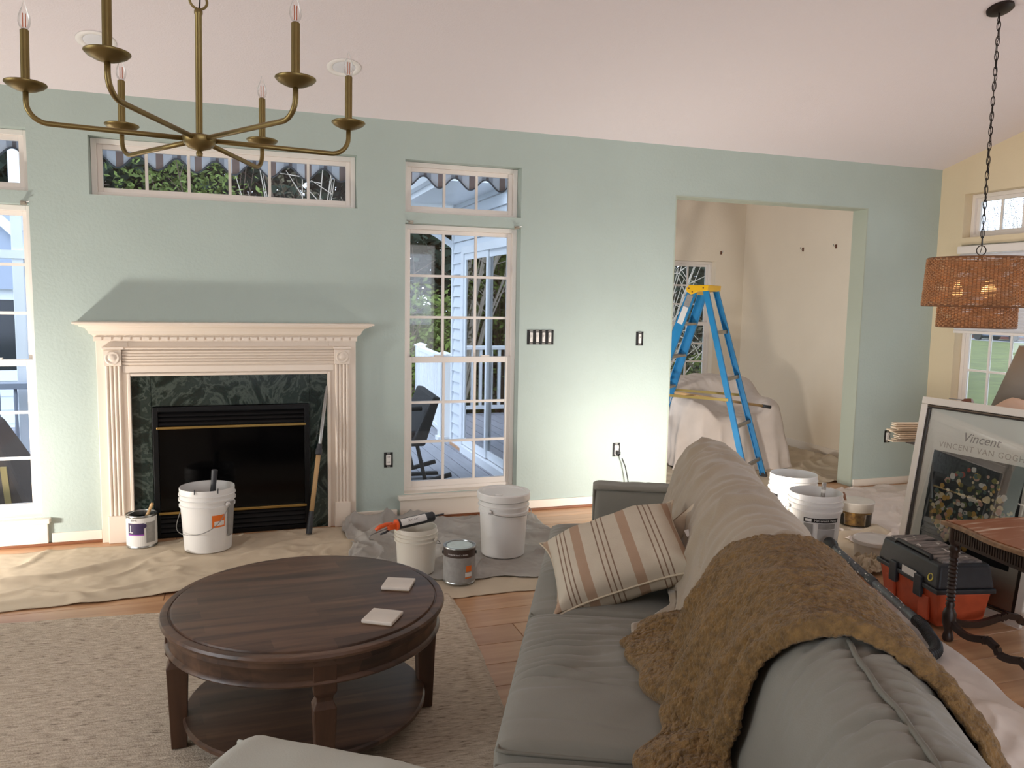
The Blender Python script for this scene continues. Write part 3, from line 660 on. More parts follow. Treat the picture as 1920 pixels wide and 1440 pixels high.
for i in range(6):
    a = 3.221+i*PI/3; dx, dy = math.cos(a), math.sin(a)
    pts = [(0.03,0.012),(0.20,0.012),(AR-0.05,0.012)]+[(AR-0.05+0.05*math.sin(t), 0.062-0.05*math.cos(t)) for t in np.linspace(0.15, PI/2, 8)]+[(AR, HZ-0.004)]
    arm = MB().tube([(r*dx, r*dy, z) for r, z in pts], 0.0068, 10).build('arm', M_agedbrass, ch, smooth=True)
    c = (AR*dx, AR*dy, HZ)
    MB().lathe([(0.0,-0.010),(0.010,-0.009),(0.026,-0.004),(0.042,0.004),(0.049,0.011),(0.0485,0.013),(0.040,0.006),(0.022,0.0),(0.0,-0.003)], c, 28).build('drip_pan', M_agedbrass, arm, smooth=True)
    MB().lathe([(0.0105,-0.003),(0.0105,0.142),(0.0075,0.145),(0.0,0.145)], c, 16).build('candle_sleeve', M_agedbrass, arm, smooth=True, angle=40)
    MB().lathe([(0.0065,0.145),(0.012,0.152),(0.0145,0.163),(0.0135,0.176),(0.009,0.190),(0.004,0.203),(0.0012,0.214),(0.0,0.216)], c, 18).build('candle_bulb', M_bulb, arm, smooth=True)
    mb = MB()
    for s in (-1, 1): mb.tube([(c[0]+0.003*s, c[1]+0.001*s, c[2]+0.150), (c[0]+0.0032*s, c[1]+0.001*s, c[2]+0.184)], 0.0011, 6)
    mb.build('filament', M_flame, arm)

# recessed ceiling lights
def recessed(label, x, y):
    nz = Vector((0, -SL, -1)).normalized(); c = Vector((x, y, ceil_z(y)))+nz*0.001
    r = thing('recessed_ceiling_light', label, 'ceiling light', tuple(c), group='recessed lights in the sloping ceiling')
    MB().lathe([(0.062,0.0),(0.095,0.0),(0.092,0.005),(0.066,0.004),(0.062,0.0)], c, 32, nz).build('trim_ring', M_lens, r, smooth=True)
    MB().lathe([(0.062,-0.0),(0.058,0.0012),(0.030,0.002),(0.0,0.002)], c, 32, nz).build('lens', M_blind, r, smooth=True)
recessed('round recessed ceiling light beside the raised candle of the chandelier', -0.64, -0.543)
recessed('round recessed ceiling light above the gap between the transom windows', 0.591, -0.55)

# ================================================================== PENDANT LAMP
PX, PY = 3.87, -1.835
pe = thing('pendant_lamp', 'two-tier woven rattan drum pendant on a long black chain', 'pendant lamp', (PX, PY, 1.35), local=True)
nz = Vector((0, -SL, -1)).normalized(); cz = ceil_z(PY)-1.35
MB().lathe([(0.066,0.0),(0.066,0.014),(0.050,0.024),(0.012,0.028),(0.0,0.028)], (0,0,cz), 32, nz).build('ceiling_canopy', M_darkbronze, pe, smooth=True, angle=40)
ztop = 1.750-1.35
nl = 31; z0 = ztop+0.075; z1 = cz-0.035; st = (z1-z0)/nl
for i in range(nl):
    zc = z0+st*(i+0.5); pts = []
    for k in range(14):
        t = 2*PI*k/14; a, b = 0.0085*math.cos(t), st*0.68*math.sin(t); ang = 0.6+(PI/2 if i % 2 else 0)+0.15*math.sin(i)
        pts.append((a*math.cos(ang), a*math.sin(ang), zc+b))
    MB().tube(pts, 0.0024, 6, closed=True).build('chain_link', M_darkbronze, pe, smooth=True)
MB().tube([(0.006*math.sin(k*1.9)+(0.02 if k == 22 else 0), 0.006*math.cos(k*1.5), lerp(ztop+0.03, cz-0.02, k/30)) for k in range(31)], 0.002, 6).build('cable', M_cord, pe, smooth=True)
MB().tube([(0.026*math.cos(2*PI*k/20)*0.94, -0.026*math.cos(2*PI*k/20)*0.33, ztop+0.042+0.026*math.sin(2*PI*k/20)) for k in range(20)], 0.0028, 8, closed=True).build('hanging_ring', M_darkbronze, pe, smooth=True)
def woven(nm, r0, r1, za, zb, rows, stakes):
    mb = MB()
    for j in range(rows):
        t = (j+0.5)/rows; z = lerp(za, zb, t); rr = lerp(r0, r1, t); sg = 1 if j % 2 else -1; n = stakes*4
        w = (zb-za)/rows*0.42; ring = []
        for k in range(n):
            th = 2*PI*k/n; r = rr+sg*0.0062*math.cos(th*stakes/2)
            ring.append((r*math.cos(th), r*math.sin(th), z+0.0016*math.sin(th*7+j)))
        vs = []
        for k, p in enumerate(ring):
            th = 2*PI*k/n; ex, ey = math.cos(th), math.sin(th)
            vs += [(p[0]-ex*0.0016, p[1]-ey*0.0016, p[2]), (p[0], p[1], p[2]-w), (p[0]+ex*0.0016, p[1]+ey*0.0016, p[2]), (p[0], p[1], p[2]+w)]
        fs = []
        for k in range(n):
            k2 = (k+1) % n
            for q in range(4): q2 = (q+1) % 4; fs.append((k*4+q, k*4+q2, k2*4+q2, k2*4+q))
        mb.add(vs, fs)
    o = mb.build(nm, M_rattan, pe)
    rb = MB()
    for k in range(stakes):
        th = 2*PI*(k+0.5)/stakes; c, s = math.cos(th), math.sin(th)
        rb.tube([(r0*c, r0*s, za), (r1*c, r1*s, zb)], 0.0018, 5)
    x = rb.build('rib_set', M_rattan_rib, o); x['kind'] = 'stuff'
    for zz, rr in ((za, r0), (zb, r1)):
        MB().tube([(rr*math.cos(2*PI*k/64), rr*math.sin(2*PI*k/64), zz) for k in range(64)], 0.0055, 8, closed=True).build('rim', M_rattan_rib, o, smooth=True)
    return o
woven('upper_shade', 0.258, 0.272, ztop-0.004, ztop-0.262, 30, 88)
woven('lower_shade', 0.190, 0.192, ztop-0.262, ztop-0.376, 12, 64)
for k in range(3):
    a = 2*PI*k/3+0.5; MB().tube([(0,0,ztop+0.012),(0.258*math.cos(a),0.258*math.sin(a),ztop-0.002)], 0.003, 6).build('spider_arm', M_darkbronze, pe)
M_glow = mat('warm_lit_bulb', (255,220,170), 0.5, emit=(255,190,120), estr=1.6)
for k in range(3):
    a = 2*PI*k/3+0.3; b = (0.10*math.cos(a), 0.10*math.sin(a), ztop-0.16)
    MB().lathe([(0.0,-0.055),(0.018,-0.05),(0.028,-0.03),(0.024,-0.005),(0.013,0.015),(0.013,0.04),(0.0,0.042)], b, 16).build('bulb', M_glow, pe, smooth=True)
    MB().tube([(b[0],b[1],b[2]+0.04),(b[0]*0.5,b[1]*0.5,ztop-0.06),(0,0,ztop+0.01)], 0.005, 6).build('socket_arm', M_darkbronze, pe)
l = bpy.data.lights.new('pendant_glow', 'POINT'); l.energy = 2.2; l.color = (1.0,0.62,0.32); l.shadow_soft_size = 0.05
o = bpy.data.objects.new('pendant_glow', l); COL.objects.link(o); o.location = (PX, PY, 1.35+ztop-0.14)

# curtain-rod / blind brackets and hooks
def bracket(label, x, y, z, sgn):
    r = thing('blind_bracket', label, 'bracket', (x, y, z), group='small metal brackets left at window tops')
    MB().box(x-0.017, x+0.017, y-0.004, y, z-0.012, z+0.010).build('plate', M_alu, r, bevel=0.002)
    MB().hexa([(x-0.012,y-0.03,z-0.004),(x+0.012,y-0.03,z-0.004),(x+0.012,y-0.004,z-0.004),(x-0.012,y-0.004,z-0.004)], [(x-0.010,y-0.03,z+0.0),(x+0.010,y-0.03,z+0.0),(x+0.010,y-0.004,z+0.003),(x-0.010,y-0.004,z+0.003)]).build('clip', M_alu, r)
    MB().tube([(x+sgn*0.012,y-0.012,z+0.004),(x+sgn*0.03,y-0.016,z+0.009)], 0.003, 6).build('screw', M_steel, r)
bracket('small metal blind bracket at the top of the window at the edge', -1.107, -0.0008, 1.968, 1)
bracket('small metal blind bracket at the top corner of the deck window nearest the fireplace', 1.085, -0.0008, 1.968, -1)
bracket('small metal blind bracket at the top corner of the deck window nearest the switches', 1.812, -0.0008, 1.966, 1)
def hook(label, p, n):
    r = thing('wall_hook', label, 'hook', p, group='small hooks left in the cream walls'); p = Vector(p); n = Vector(n); sx = n.cross(Vector((0,0,1)))
    MB().obox(p+n*0.003, n*0.003, sx*0.010, Vector((0,0,0.018))).build('plate', M_bronzeclip, r)
    MB().tube([p+n*0.005, p+n*0.03+Vector((0,0,0.004)), p+n*0.034+Vector((0,0,0.022))], 0.004, 6).build('hook_arm', M_steel, r)
hook('small hook on the cream wall above the gridded window', (5.189, 2.669, 2.05), (0,-1,0))
hook('small hook on the blank cream wall, nearer the corner', (5.499, 1.667, 2.045), (-1,0,0))
hook('small hook on the blank cream wall, nearer the opening', (5.499, 1.189, 2.05), (-1,0,0))

# ================================================================== COFFEE TABLE, COASTERS, RUG
TX, TY, TZ, TR = 0.214, -2.497, 0.460, 0.462
ct = thing('coffee_table', 'round dark-stained wooden coffee table with lower shelf', 'coffee table', (TX, TY, 0.012), local=True)
b0 = -0.012
MB().lathe([(0.0,TZ-0.022),(TR-0.012,TZ-0.022),(TR-0.002,TZ-0.018),(TR,TZ-0.010),(TR-0.004,TZ-0.002),(TR-0.012,TZ),(TR-0.026,TZ),(TR-0.028,TZ-0.003),(TR-0.032,TZ-0.003),(TR-0.034,TZ+0.004),(TR-0.040,TZ+0.006),(0.0,TZ+0.006)], (0,0,b0), 96).build('table_top', M_table, ct, smooth=True, angle=30)
MB().lathe([(TR-0.050,TZ-0.100),(TR-0.018,TZ-0.100),(TR-0.014,TZ-0.094),(TR-0.018,TZ-0.086),(TR-0.024,TZ-0.082),(TR-0.022,TZ-0.050),(TR-0.016,TZ-0.040),(TR-0.018,TZ-0.022),(TR-0.050,TZ-0.022),(TR-0.050,TZ-0.100)], (0,0,b0), 96).build('apron', M_table, ct, smooth=True, angle=30)
for k in range(4):
    a = PI/2*k+0.03; u = Vector((math.cos(a), math.sin(a), 0)); w = Vector((-math.sin(a), math.cos(a), 0)); c = u*(TR-0.052); mb = MB()
    prof = [(0.0,0.024),(0.20,0.030),(0.285,0.0335),(0.292,0.030),(0.306,0.024),(0.318,0.024),(0.332,0.032),(0.338,0.034),(0.437,0.034)]
    vs = []; fs = []
    for z, h in prof:
        for sx, sy in ((-1,-1),(1,-1),(1,1),(-1,1)): p = c+u*(h*sx)+w*(h*sy); vs.append((p.x, p.y, b0+z+(0.012 if z == 0 else 0)))
    for i in range(len(prof)-1):
        for q in range(4): q2 = (q+1) % 4; fs.append((i*4+q, i*4+q2, (i+1)*4+q2, (i+1)*4+q))
    fs += [(3,2,1,0), tuple(4*(len(prof)-1)+q for q in range(4))]
    mb.add(vs, fs).build('leg', M_tableleg, ct, bevel=0.003)
MB().lathe([(0.0,0.095),(0.392,0.095),(0.398,0.100),(0.398,0.112),(0.392,0.117),(0.0,0.117)], (0,0,b0), 80).build('lower_shelf', M_table, ct, smooth=True, angle=30)
for x, y, a, lab in ((0.527, -2.489, -0.42, 'white marble coaster on the coffee table, farther from the sofa seat'), (0.423, -2.765, -0.55, 'white marble coaster on the coffee table, nearer the pale chair')):
    r = thing('coaster', lab, 'coaster', (x, y, 0.4665), group='marble coasters on the coffee table', local=True, rot=a)
    MB().box(-0.051,0.051,-0.051,0.051,0.002,0.013).build('stone', M_marbletile, r, bevel=0.003)
    MB().box(-0.048,0.048,-0.048,0.048,0.0,0.002).build('backing', M_tilebase, r)
# rug : rows of thick loops
ang = math.radians(-5.5)
rg = bpy.data.objects.new
def rugz(u, v):
    ro = math.sin(v*2*PI/0.021); k = fn(u*26, v*45, 0, 1.0, 2)
    shag = 1.0 if v < 0.17 and fn(u*3, v*9, 4) > -0.15 else 0.0
    return 0.0095+0.0016*ro+0.0022*k+shag*0.003*fn(u*40, v*40, 9, 1, 2)
nu, nv = 340, 300; LU, LV = 2.9, 2.75
mb = MB(); ca, sa = math.cos(ang), math.sin(ang)
def rp(i, j):
    u, v = i*LU, j*LV; e = 0.008*fn(u*5, v*5, 2)
    uu = -u+(e if i in (0, 1) else 0)+0.012*math.sin(v*2.2); vv = -v+(e if j in (0, 1) else 0)
    edge = min(u, v, LU-u, LV-v); z = rugz(u, v) if edge > 0.012 else 0.003
    return (uu, vv, z)
mb.grid(rp, nu, nv)
o = mb.build('area_rug', M_rug, None, smooth=True); o.location = (1.005, -1.41, 0); o.rotation_euler = (0, 0, ang)
tag(o, 'chunky oatmeal wool rug with shaggy end under the coffee table', 'rug')

# ================================================================== DROP CLOTHS
def cloth(name, label, mtl, P00, P10, P11, P01, z0, amp, fs=2.2, seed=0, nu=120, nv=120, ridges=(), group='canvas drop cloths', flat=(), jag=0.02, fine=0.25):
    """quad P00-P10-P11-P01 on the floor with folds; ridges = (x0,y0,x1,y1,height,width); flat = (x,y,r) spots under things"""
    P = [Vector((p[0], p[1], 0)) for p in (P00, P10, P11, P01)]
    def f(u, v):
        p = P[0]*(1-u)*(1-v)+P[1]*u*(1-v)+P[2]*u*v+P[3]*(1-u)*v
        ed = min(u, 1-u, v, 1-v)
        p = p+Vector((fn(p.x*2.2, p.y*2.2, seed+5), fn(p.x*2.2, p.y*2.2, seed+9), 0))*jag*2
        n = fn(p.x*fs+fn(p.x, p.y, seed)*1.4, p.y*fs*0.8, seed, 1.0, 3); rd = max(0.0, 1-abs(n)*3.2)**2
        h = amp*(rd*0.9+0.28*abs(fn(p.x*fs*2.6, p.y*fs*2.6, seed+3, 1, 2)))+amp*fine*abs(fn(p.x*14, p.y*14, seed+7, 1, 2))
        for (x0_, y0_, x1_, y1_, hh, ww) in ridges:
            a = Vector((x0_, y0_)); b = Vector((x1_, y1_)); q = Vector((p.x, p.y)); ab = b-a; t = max(0, min(1, (q-a).dot(ab)/ab.length_squared))
            wob = 0.03*math.sin(t*9+seed); dd = (q-(a+ab*t)-Vector((-ab.y, ab.x)).normalized()*wob).length
            h += hh*math.exp(-(dd/ww)**2)*(0.55+0.45*math.sin(PI*min(1, max(0, t*0.9+0.1))))
        for (fx, fy, fr) in flat:
            d = math.hypot(p.x-fx, p.y-fy); k = min(1, max(0, (d-fr)/0.07)); h *= k*k
        if ed < 0.02: h *= 0.6
        return (p.x, p.y, z0+max(0, h))
    mb = MB().grid(f, nu, nv)
    o = mb.build(name, mtl, None, smooth=True, solid=0.0018)
    return tag(o, label, 'drop cloth', group)
B5 = (-0.172, -0.325); C1 = (-0.540, -0.165); LID = (1.447, -0.905); SM = (0.897, -1.075); C2 = (1.084, -1.275)
cloth('drop_cloth', 'beige canvas drop cloth spread in front of the fireplace', M_canvas, (-2.3,-1.16), (0.70,-0.98), (0.74,-0.075), (-2.3,-0.20), 0.005, 0.016, 1.7, 1, 190, 90,
      ridges=((-1.35,-0.80,-0.30,-0.40,0.030,0.045), (-1.1,-1.0,-0.1,-0.85,0.016,0.03), (-0.5,-0.55,0.6,-0.50,0.012,0.03)), flat=(B5+(0.14,), C1+(0.09,), (0.42,-0.2,0.05)))
cloth('drop_cloth', 'grey crumpled drop cloth below the window onto the deck', M_canvas_grey, (0.52,-1.20), (1.95,-1.34), (1.90,-0.16), (0.66,-0.075), 0.012, 0.036, 2.6, 8, 170, 140,
      ridges=((0.66,-0.13,1.15,-0.11,0.075,0.06), (0.62,-0.22,0.60,-0.75,0.030,0.03), (0.8,-0.35,1.3,-0.25,0.04,0.04), (1.25,-0.35,1.75,-0.45,0.035,0.05)), flat=(LID+(0.13,), SM+(0.11,), C2+(0.08,)), jag=0.025)
cloth('drop_cloth', 'flat beige drop cloth strip under the dark-topped paint can', M_canvas, (0.75,-1.47), (1.95,-1.50), (1.95,-1.15), (0.75,-1.15), 0.003, 0.006, 2.0, 17, 70, 30, flat=(C2+(0.08,),))
cloth('drop_cloth', 'pale crumpled drop cloth in the corner beside the opening', M_canvas_pale, (3.6,-1.35), (5.2,-1.2), (5.35,-0.06), (3.9,-0.06), 0.006, 0.028, 3.0, 23, 150, 130,
      ridges=((3.7,-0.35,4.6,-0.25,0.05,0.05),), flat=((3.95,-0.95,0.10),), jag=0.03, fine=0.12)
cloth('drop_cloth', 'tan drop cloth under the white buckets behind the sofa', M_canvas, (2.35,-1.75), (3.75,-1.75), (4.55,0.02), (2.9,-0.02), 0.004, 0.030, 1.8, 31, 130, 130,
      ridges=((3.55,-0.30,4.30,-0.22,0.085,0.09), (3.6,-0.55,4.2,-0.55,0.04,0.05)), flat=((3.465,-0.90,0.15), (3.262,-1.36,0.15), (LAMP_R[0], LAMP_R[1], 0.2)))
cloth('drop_cloth', 'long pale drop cloth running behind the sofa past the toolbox', M_canvas_pale, (1.55,-4.4), (2.42,-3.95), (3.02,-2.42), (2.10,-2.0), 0.005, 0.024, 2.0, 41, 150, 90,
      ridges=((1.9,-3.6,2.5,-3.3,0.02,0.03),), flat=((2.98,-2.55,0.06),), jag=0.012)
cloth('drop_cloth', 'white cloth bundled beside the toolbox under the vacuum wand', M_canvas_pale, (2.55,-2.62), (2.98,-2.50), (3.18,-1.66), (2.72,-1.70), 0.018, 0.026, 3.4, 47, 90, 90, flat=((3.05,-2.15,0.12),), jag=0.02, fine=0.2)
cloth('drop_cloth', 'beige drop cloth covering the floor of the cream room', M_canvas, (2.9,0.16), (5.47,0.16), (5.47,2.6), (2.9,2.6), 0.004, 0.028, 2.0, 53, 120, 110, ridges=((4.5,0.5,5.3,0.9,0.04,0.06),(5.2,0.3,5.44,2.2,0.03,0.05)), flat=((4.06,0.33,0.1),(3.3,0.9,0.1)))

# chair under sheets in the cream room
def covered(u, v):
    th = 2*PI*u; CXc, CYc = 4.18, 1.13
    hx, hy = 0.485, 0.44
    c, s = math.cos(th), math.sin(th); k = (abs(c)**5+abs(s)**5)**(-1/5)
    rr = min(1.0, v/0.55); drop = max(0.0, (v-0.55)/0.45)
    ra = rr**0.8; sp = 1.0+0.16*drop+drop*0.095*(1-2*abs(math.sin(th*6.5+1.6*math.sin(th*3)))**0.8)+0.03*drop*math.sin(th*23)
    x = CXc+hx*k*c*ra*sp*0.98; y = CYc+hy*k*s*ra*sp
    px_, py_ = (x-CXc)/hx, (y-CYc)/hy
    back = 1/(1+math.exp(-(py_-0.05)*9)); arm = max(1/(1+math.exp(-(px_-0.55)*14)), 1/(1+math.exp((px_+0.62)*14)))
    top = 0.50+0.30*back+0.13*arm*(1-back)
    edge = max(0.0, 1-((1-rr)/0.16)) if rr < 1 else 1.0
    top -= 0.05*edge**2
    z = top*(1-drop)**1.05+0.03*drop
    z += 0.018*fn(x*6, y*6, 2)*(1-drop)
    return (x+0.02*fn(z*5, th*2, 1)*drop, y+0.02*fn(z*5, th*2, 6)*drop, max(0.012, z))
o = MB().grid(covered, 220, 80, cu=True).build('sheet_covered_chair', M_canvas_pale, None, smooth=True)
tag(o, 'armchair hidden under pale dust sheets behind the blue stepladder', 'armchair')

# ================================================================== SOFA
SO = Vector((1.343, -1.937, 0)); SD = Vector((-0.436, -0.9, 0)).normalized(); SP = Vector((-SD.y, SD.x, 0))
def S3(s, p, z): return SO+SD*s+SP*p+Vector((0, 0, z))
sofa = thing('sofa', 'long sage grey slipcovered sofa with loose seat cushions', 'sofa', tuple(S3(1.2, 0.45, 0)))
PROF = [(0.45,0.44),(0.475,0.50),(0.50,0.60),(0.525,0.70),(0.55,0.77),(0.585,0.825),(0.625,0.853),(0.665,0.862),(0.72,0.853),(0.77,0.825),(0.81,0.775),(0.84,0.70),(0.865,0.58),(0.885,0.42),(0.90,0.25),(0.905,0.06)]
pv = np.array(PROF); arc = np.r_[0, np.cumsum(np.hypot(*np.diff(pv, axis=0).T))]
def prof(a):
    return float(np.interp(a, arc, pv[:, 0])), float(np.interp(a, arc, pv[:, 1]))
def prof_n(a):
    p0 = prof(a-0.03); p1 = prof(a+0.03); d = Vector((p1[0]-p0[0], p1[1]-p0[1])).normalized(); return Vector((-d.y, d.x))
AT = arc[-1]; ARIDGE = float(np.interp(7, range(len(arc)), arc))
def back_surf(s, a, off=0.0):
    p, z = prof(a); n = prof_n(a); return S3(s, p+n.x*off, z+n.y*off)
# back : padded roll with gathers across the ridge seam
rc = random.Random(3)
CR = [(rc.uniform(-0.05, 2.9), rc.uniform(-0.35, 0.35), rc.uniform(0.05, 0.24), rc.uniform(0.05, 0.26), rc.uniform(0.0022, 0.0065), rc.uniform(0.007, 0.014)) for _ in range(130)]
CRS = np.array(CR)
def crease(s, d, tab, curve=0.9):          # sum of sharp valleys that start at d = 0 and die out on both sides
    sc_ = tab[:, 0]+tab[:, 1]*d+curve*d*d*np.sign(tab[:, 1]); ext = np.where(d < 0, tab[:, 2], tab[:, 3]); t = np.clip(1-np.abs(d)/ext, 0, 1)
    x = (s-sc_)/tab[:, 5]; return float(np.sum(tab[:, 4]*t**0.8*(-np.exp(-x*x)+0.45*np.exp(-((x-1.9)/1.3)**2)+0.45*np.exp(-((x+1.9)/1.3)**2))))
def bk(u, v):
    s = lerp(-0.06, 1.85, u/0.22) if u < 0.22 else lerp(1.85, 2.95, (u-0.22)/0.78); a = v*AT
    w = math.exp(-((a-ARIDGE)/0.28)**2)
    g = 0.012*fn(s*2.2, a*3, 5)*w
    if u >= 0.2: g += crease(s, a-ARIDGE, CRS)
    g -= 0.010*math.exp(-((a-ARIDGE)/0.012)**2)
    if u < 0.006: g -= 0.03
    q = back_surf(s, a, g); q.z = max(q.z, 0.05); return q
MB().grid(bk, 330, 130).build('back', M_sofa, sofa, smooth=True)
e = [back_surf(-0.06, AT*k/40, -0.02) for k in range(41)]; MB().add(e, [tuple(range(41))]).build('end_panel', M_sofa, sofa)
MB().tube([back_surf(lerp(-0.05, 2.9, k/160), ARIDGE+0.004*math.sin(k*0.30)+0.0015*math.sin(k*0.9), 0.001) for k in range(161)], 0.0052, 8).build('piping', M_sofa_pipe, sofa, smooth=True)
mb = MB(); mb.obox(S3(1.44, 0.46, 0.18), SD*1.48, SP*0.43, Vector((0,0,0.12))); mb.build('base', M_sofa, sofa, bevel=0.02)
for s, p in ((0.02, 0.10), (2.85, 0.10), (0.02, 0.80), (2.85, 0.80)): MB().lathe([(0.018,0.0),(0.026,0.06),(0.0,0.061)], S3(s, p, 0.0), 12).build('foot', M_darkwood, sofa)
def cushion(s0, s1, p0, p1, z0, z1, seed, crown=0.022, wr=1.0):
    n = 7; rq = random.Random(seed)
    tab = np.array([(s0+(s1-s0)*rq.betavariate(1.6, 2.4), rq.uniform(-0.18, 0.10), rq.uniform(0.08, 0.14), rq.uniform(0.10, 0.34), rq.uniform(0.002, 0.0075), rq.uniform(0.006, 0.014)) for _ in range(34)])
    def f(u, v):
        # u across s, v round the section in p-z
        th = 2*PI*v; c, sn = math.cos(th), math.sin(th); k = (abs(c)**n+abs(sn)**n)**(-1/n); e = min(u, 1-u)*(s1-s0)
        tap = 1-max(0, 1-e/0.035)**2*0.9 if e < 0.035 else 1.0
        P = lerp(p0, p1, 0.5+0.5*c*k*lerp(0.93, 1, tap)); Z = lerp(z0, z1, 0.5+0.5*sn*k*lerp(0.40, 1, tap))
        s = lerp(s0, s1, u); tp = max(0, sn)**0.5 if sn > 0 else 0
        fu = math.sin(PI*min(1, max(0, u)))**0.5*math.sin(PI*min(1, max(0, (P-p0)/(p1-p0))))**0.5 if 0 < u < 1 else 0
        Z += tp*(crown*fu)
        Z += tp*fu*0.010*fn(s*4, P*3, seed+1)
        if tp > 0.3: Z += tp*min(1, fu*3)*wr*crease(s, P-p0-0.10, tab, 0.25)
        return S3(s, P, Z)
    c = MB().grid(f, 220, 110, cv=True); nb = 110
    c.f.append(tuple(range(nb))); c.m.append(0); c.f.append(tuple(219*nb+j for j in range(nb-1, -1, -1))); c.m.append(0)
    o = c.build('seat_cushion', M_sofa, sofa, smooth=True)
    r = 0.03; pts = []
    for k in range(60): pts.append(S3(lerp(s0+0.012, s1-0.012, k/59), p0+0.012+0.002*math.sin(k*0.6), z1-0.022+0.003*math.sin(k*0.45)))
    for k in range(1, 24): pts.append(S3(s1-0.010, lerp(p0+0.012, p1-0.05, k/23), z1-0.022))
    back_ = [S3(s0+0.010, lerp(p1-0.05, p0+0.012, k/23), z1-0.022) for k in range(23)]
    MB().tube(back_+pts, 0.0048, 8).build('piping', M_sofa_pipe, o, smooth=True)
cushion(-0.035, 1.038, -0.020, 0.50, 0.300, 0.478, 11, wr=0.8)
cushion(1.046, 1.838, -0.018, 0.50, 0.300, 0.486, 21, wr=1.5)
cushion(1.846, 2.62, -0.018, 0.50, 0.300, 0.470, 31)
def armf(sa, sb):
    mb = MB()
    def f(u, v):
        th = 2*PI*v; n = 6; c, sn = math.cos(th), math.sin(th); k = (abs(c)**n+abs(sn)**n)**(-1/n)
        e = min(u, 1-u)*0.5; tap = 1-max(0, 1-e/0.03)**2*0.25 if e < 0.03 else 1
        return S3(lerp(sa, sb, 0.5+0.5*c*k*tap), lerp(0.165, 0.64, u), lerp(0.06, 0.645, 0.5+0.5*sn*k*lerp(0.9, 1, tap))+0.005*fn(u*6, th, 3))
    nb = 64; mb.grid(f, 40, nb, cv=True); mb.f.append(tuple(range(nb))); mb.m.append(0); mb.f.append(tuple(39*nb+j for j in range(nb-1, -1, -1))); mb.m.append(0)
    a = mb.build('arm', M_sofa, sofa, smooth=True)
    MB().tube([S3(sb-0.012, lerp(0.178, 0.63, k/20), 0.632) for k in range(21)], 0.005, 8).build('piping', M_sofa_pipe, a, smooth=True)
    MB().tube([S3(sb-0.014, 0.172, lerp(0.48, 0.630, k/10)) for k in range(11)], 0.005, 8).build('piping', M_sofa_pipe, a, smooth=True)
armf(-0.225, -0.045); armf(2.66, 2.86)

# ------------------------------------------------------------------ beige throw over the far half of the sofa back
def throw(u, v):
    # u : from the far end towards the camera ; v : from the seat over the back to the floor side
    if u < 0.13:
        t = 1-u/0.13; a = lerp(0.03, AT*0.80, v)
        p, z = prof(a); zc = lerp(z, 0.20+0.1*math.sin(v*9), t**1.4); k = math.sin(t*PI/2)
        f_ = 0.014*math.sin(v*34+2*t)*t
        return S3(-0.075-0.035*k-f_, lerp(p, 0.66+(p-0.66)*1.05, t), max(0.06, zc+0.018))
    q = (u-0.13)/0.87; s = lerp(-0.075, 1.72, q)
    vs_ = 0.15*min(1, max(0, (q-0.60)/0.06))*min(1, max(0, (0.90-q)/0.08))            # the part that lies out on the seat
    al = lerp(-vs_, AT*0.80, v)
    dr = -0.004+0.008*fn(s*5, al*4, 3)+0.012*max(0, 1-abs(fn(s*2.2+al*2.0, al*1.4-s, 7))*5)**2+0.004*math.sin(s*60+4*fn(s*4, al*2, 9))*math.exp(-((al-ARIDGE)/0.25)**2)
    dr += 0.022*math.exp(-((s-1.02-0.25*(al-ARIDGE))/0.035)**2)*math.exp(-((al-0.35)/0.4)**2)
    if al < 0.03:
        x = 0.03-al; pp = 0.46-x*0.85; return S3(s+0.10*x/0.3, pp, 0.508+0.010*fn(s*9, x*9, 2)+0.03*math.exp(-x/0.04))
    w = back_surf(s, al, 0.016+dr); lift = 0.05*math.exp(-al/0.10)
    return Vector((w.x, w.y, w.z+lift))
o = MB().grid(throw, 230, 120).build('throw_blanket', M_throw, None, smooth=True, solid=0.004)
tag(o, 'smooth beige throw draped over the far half of the sofa back', 'blanket', 'blankets on the sofa')

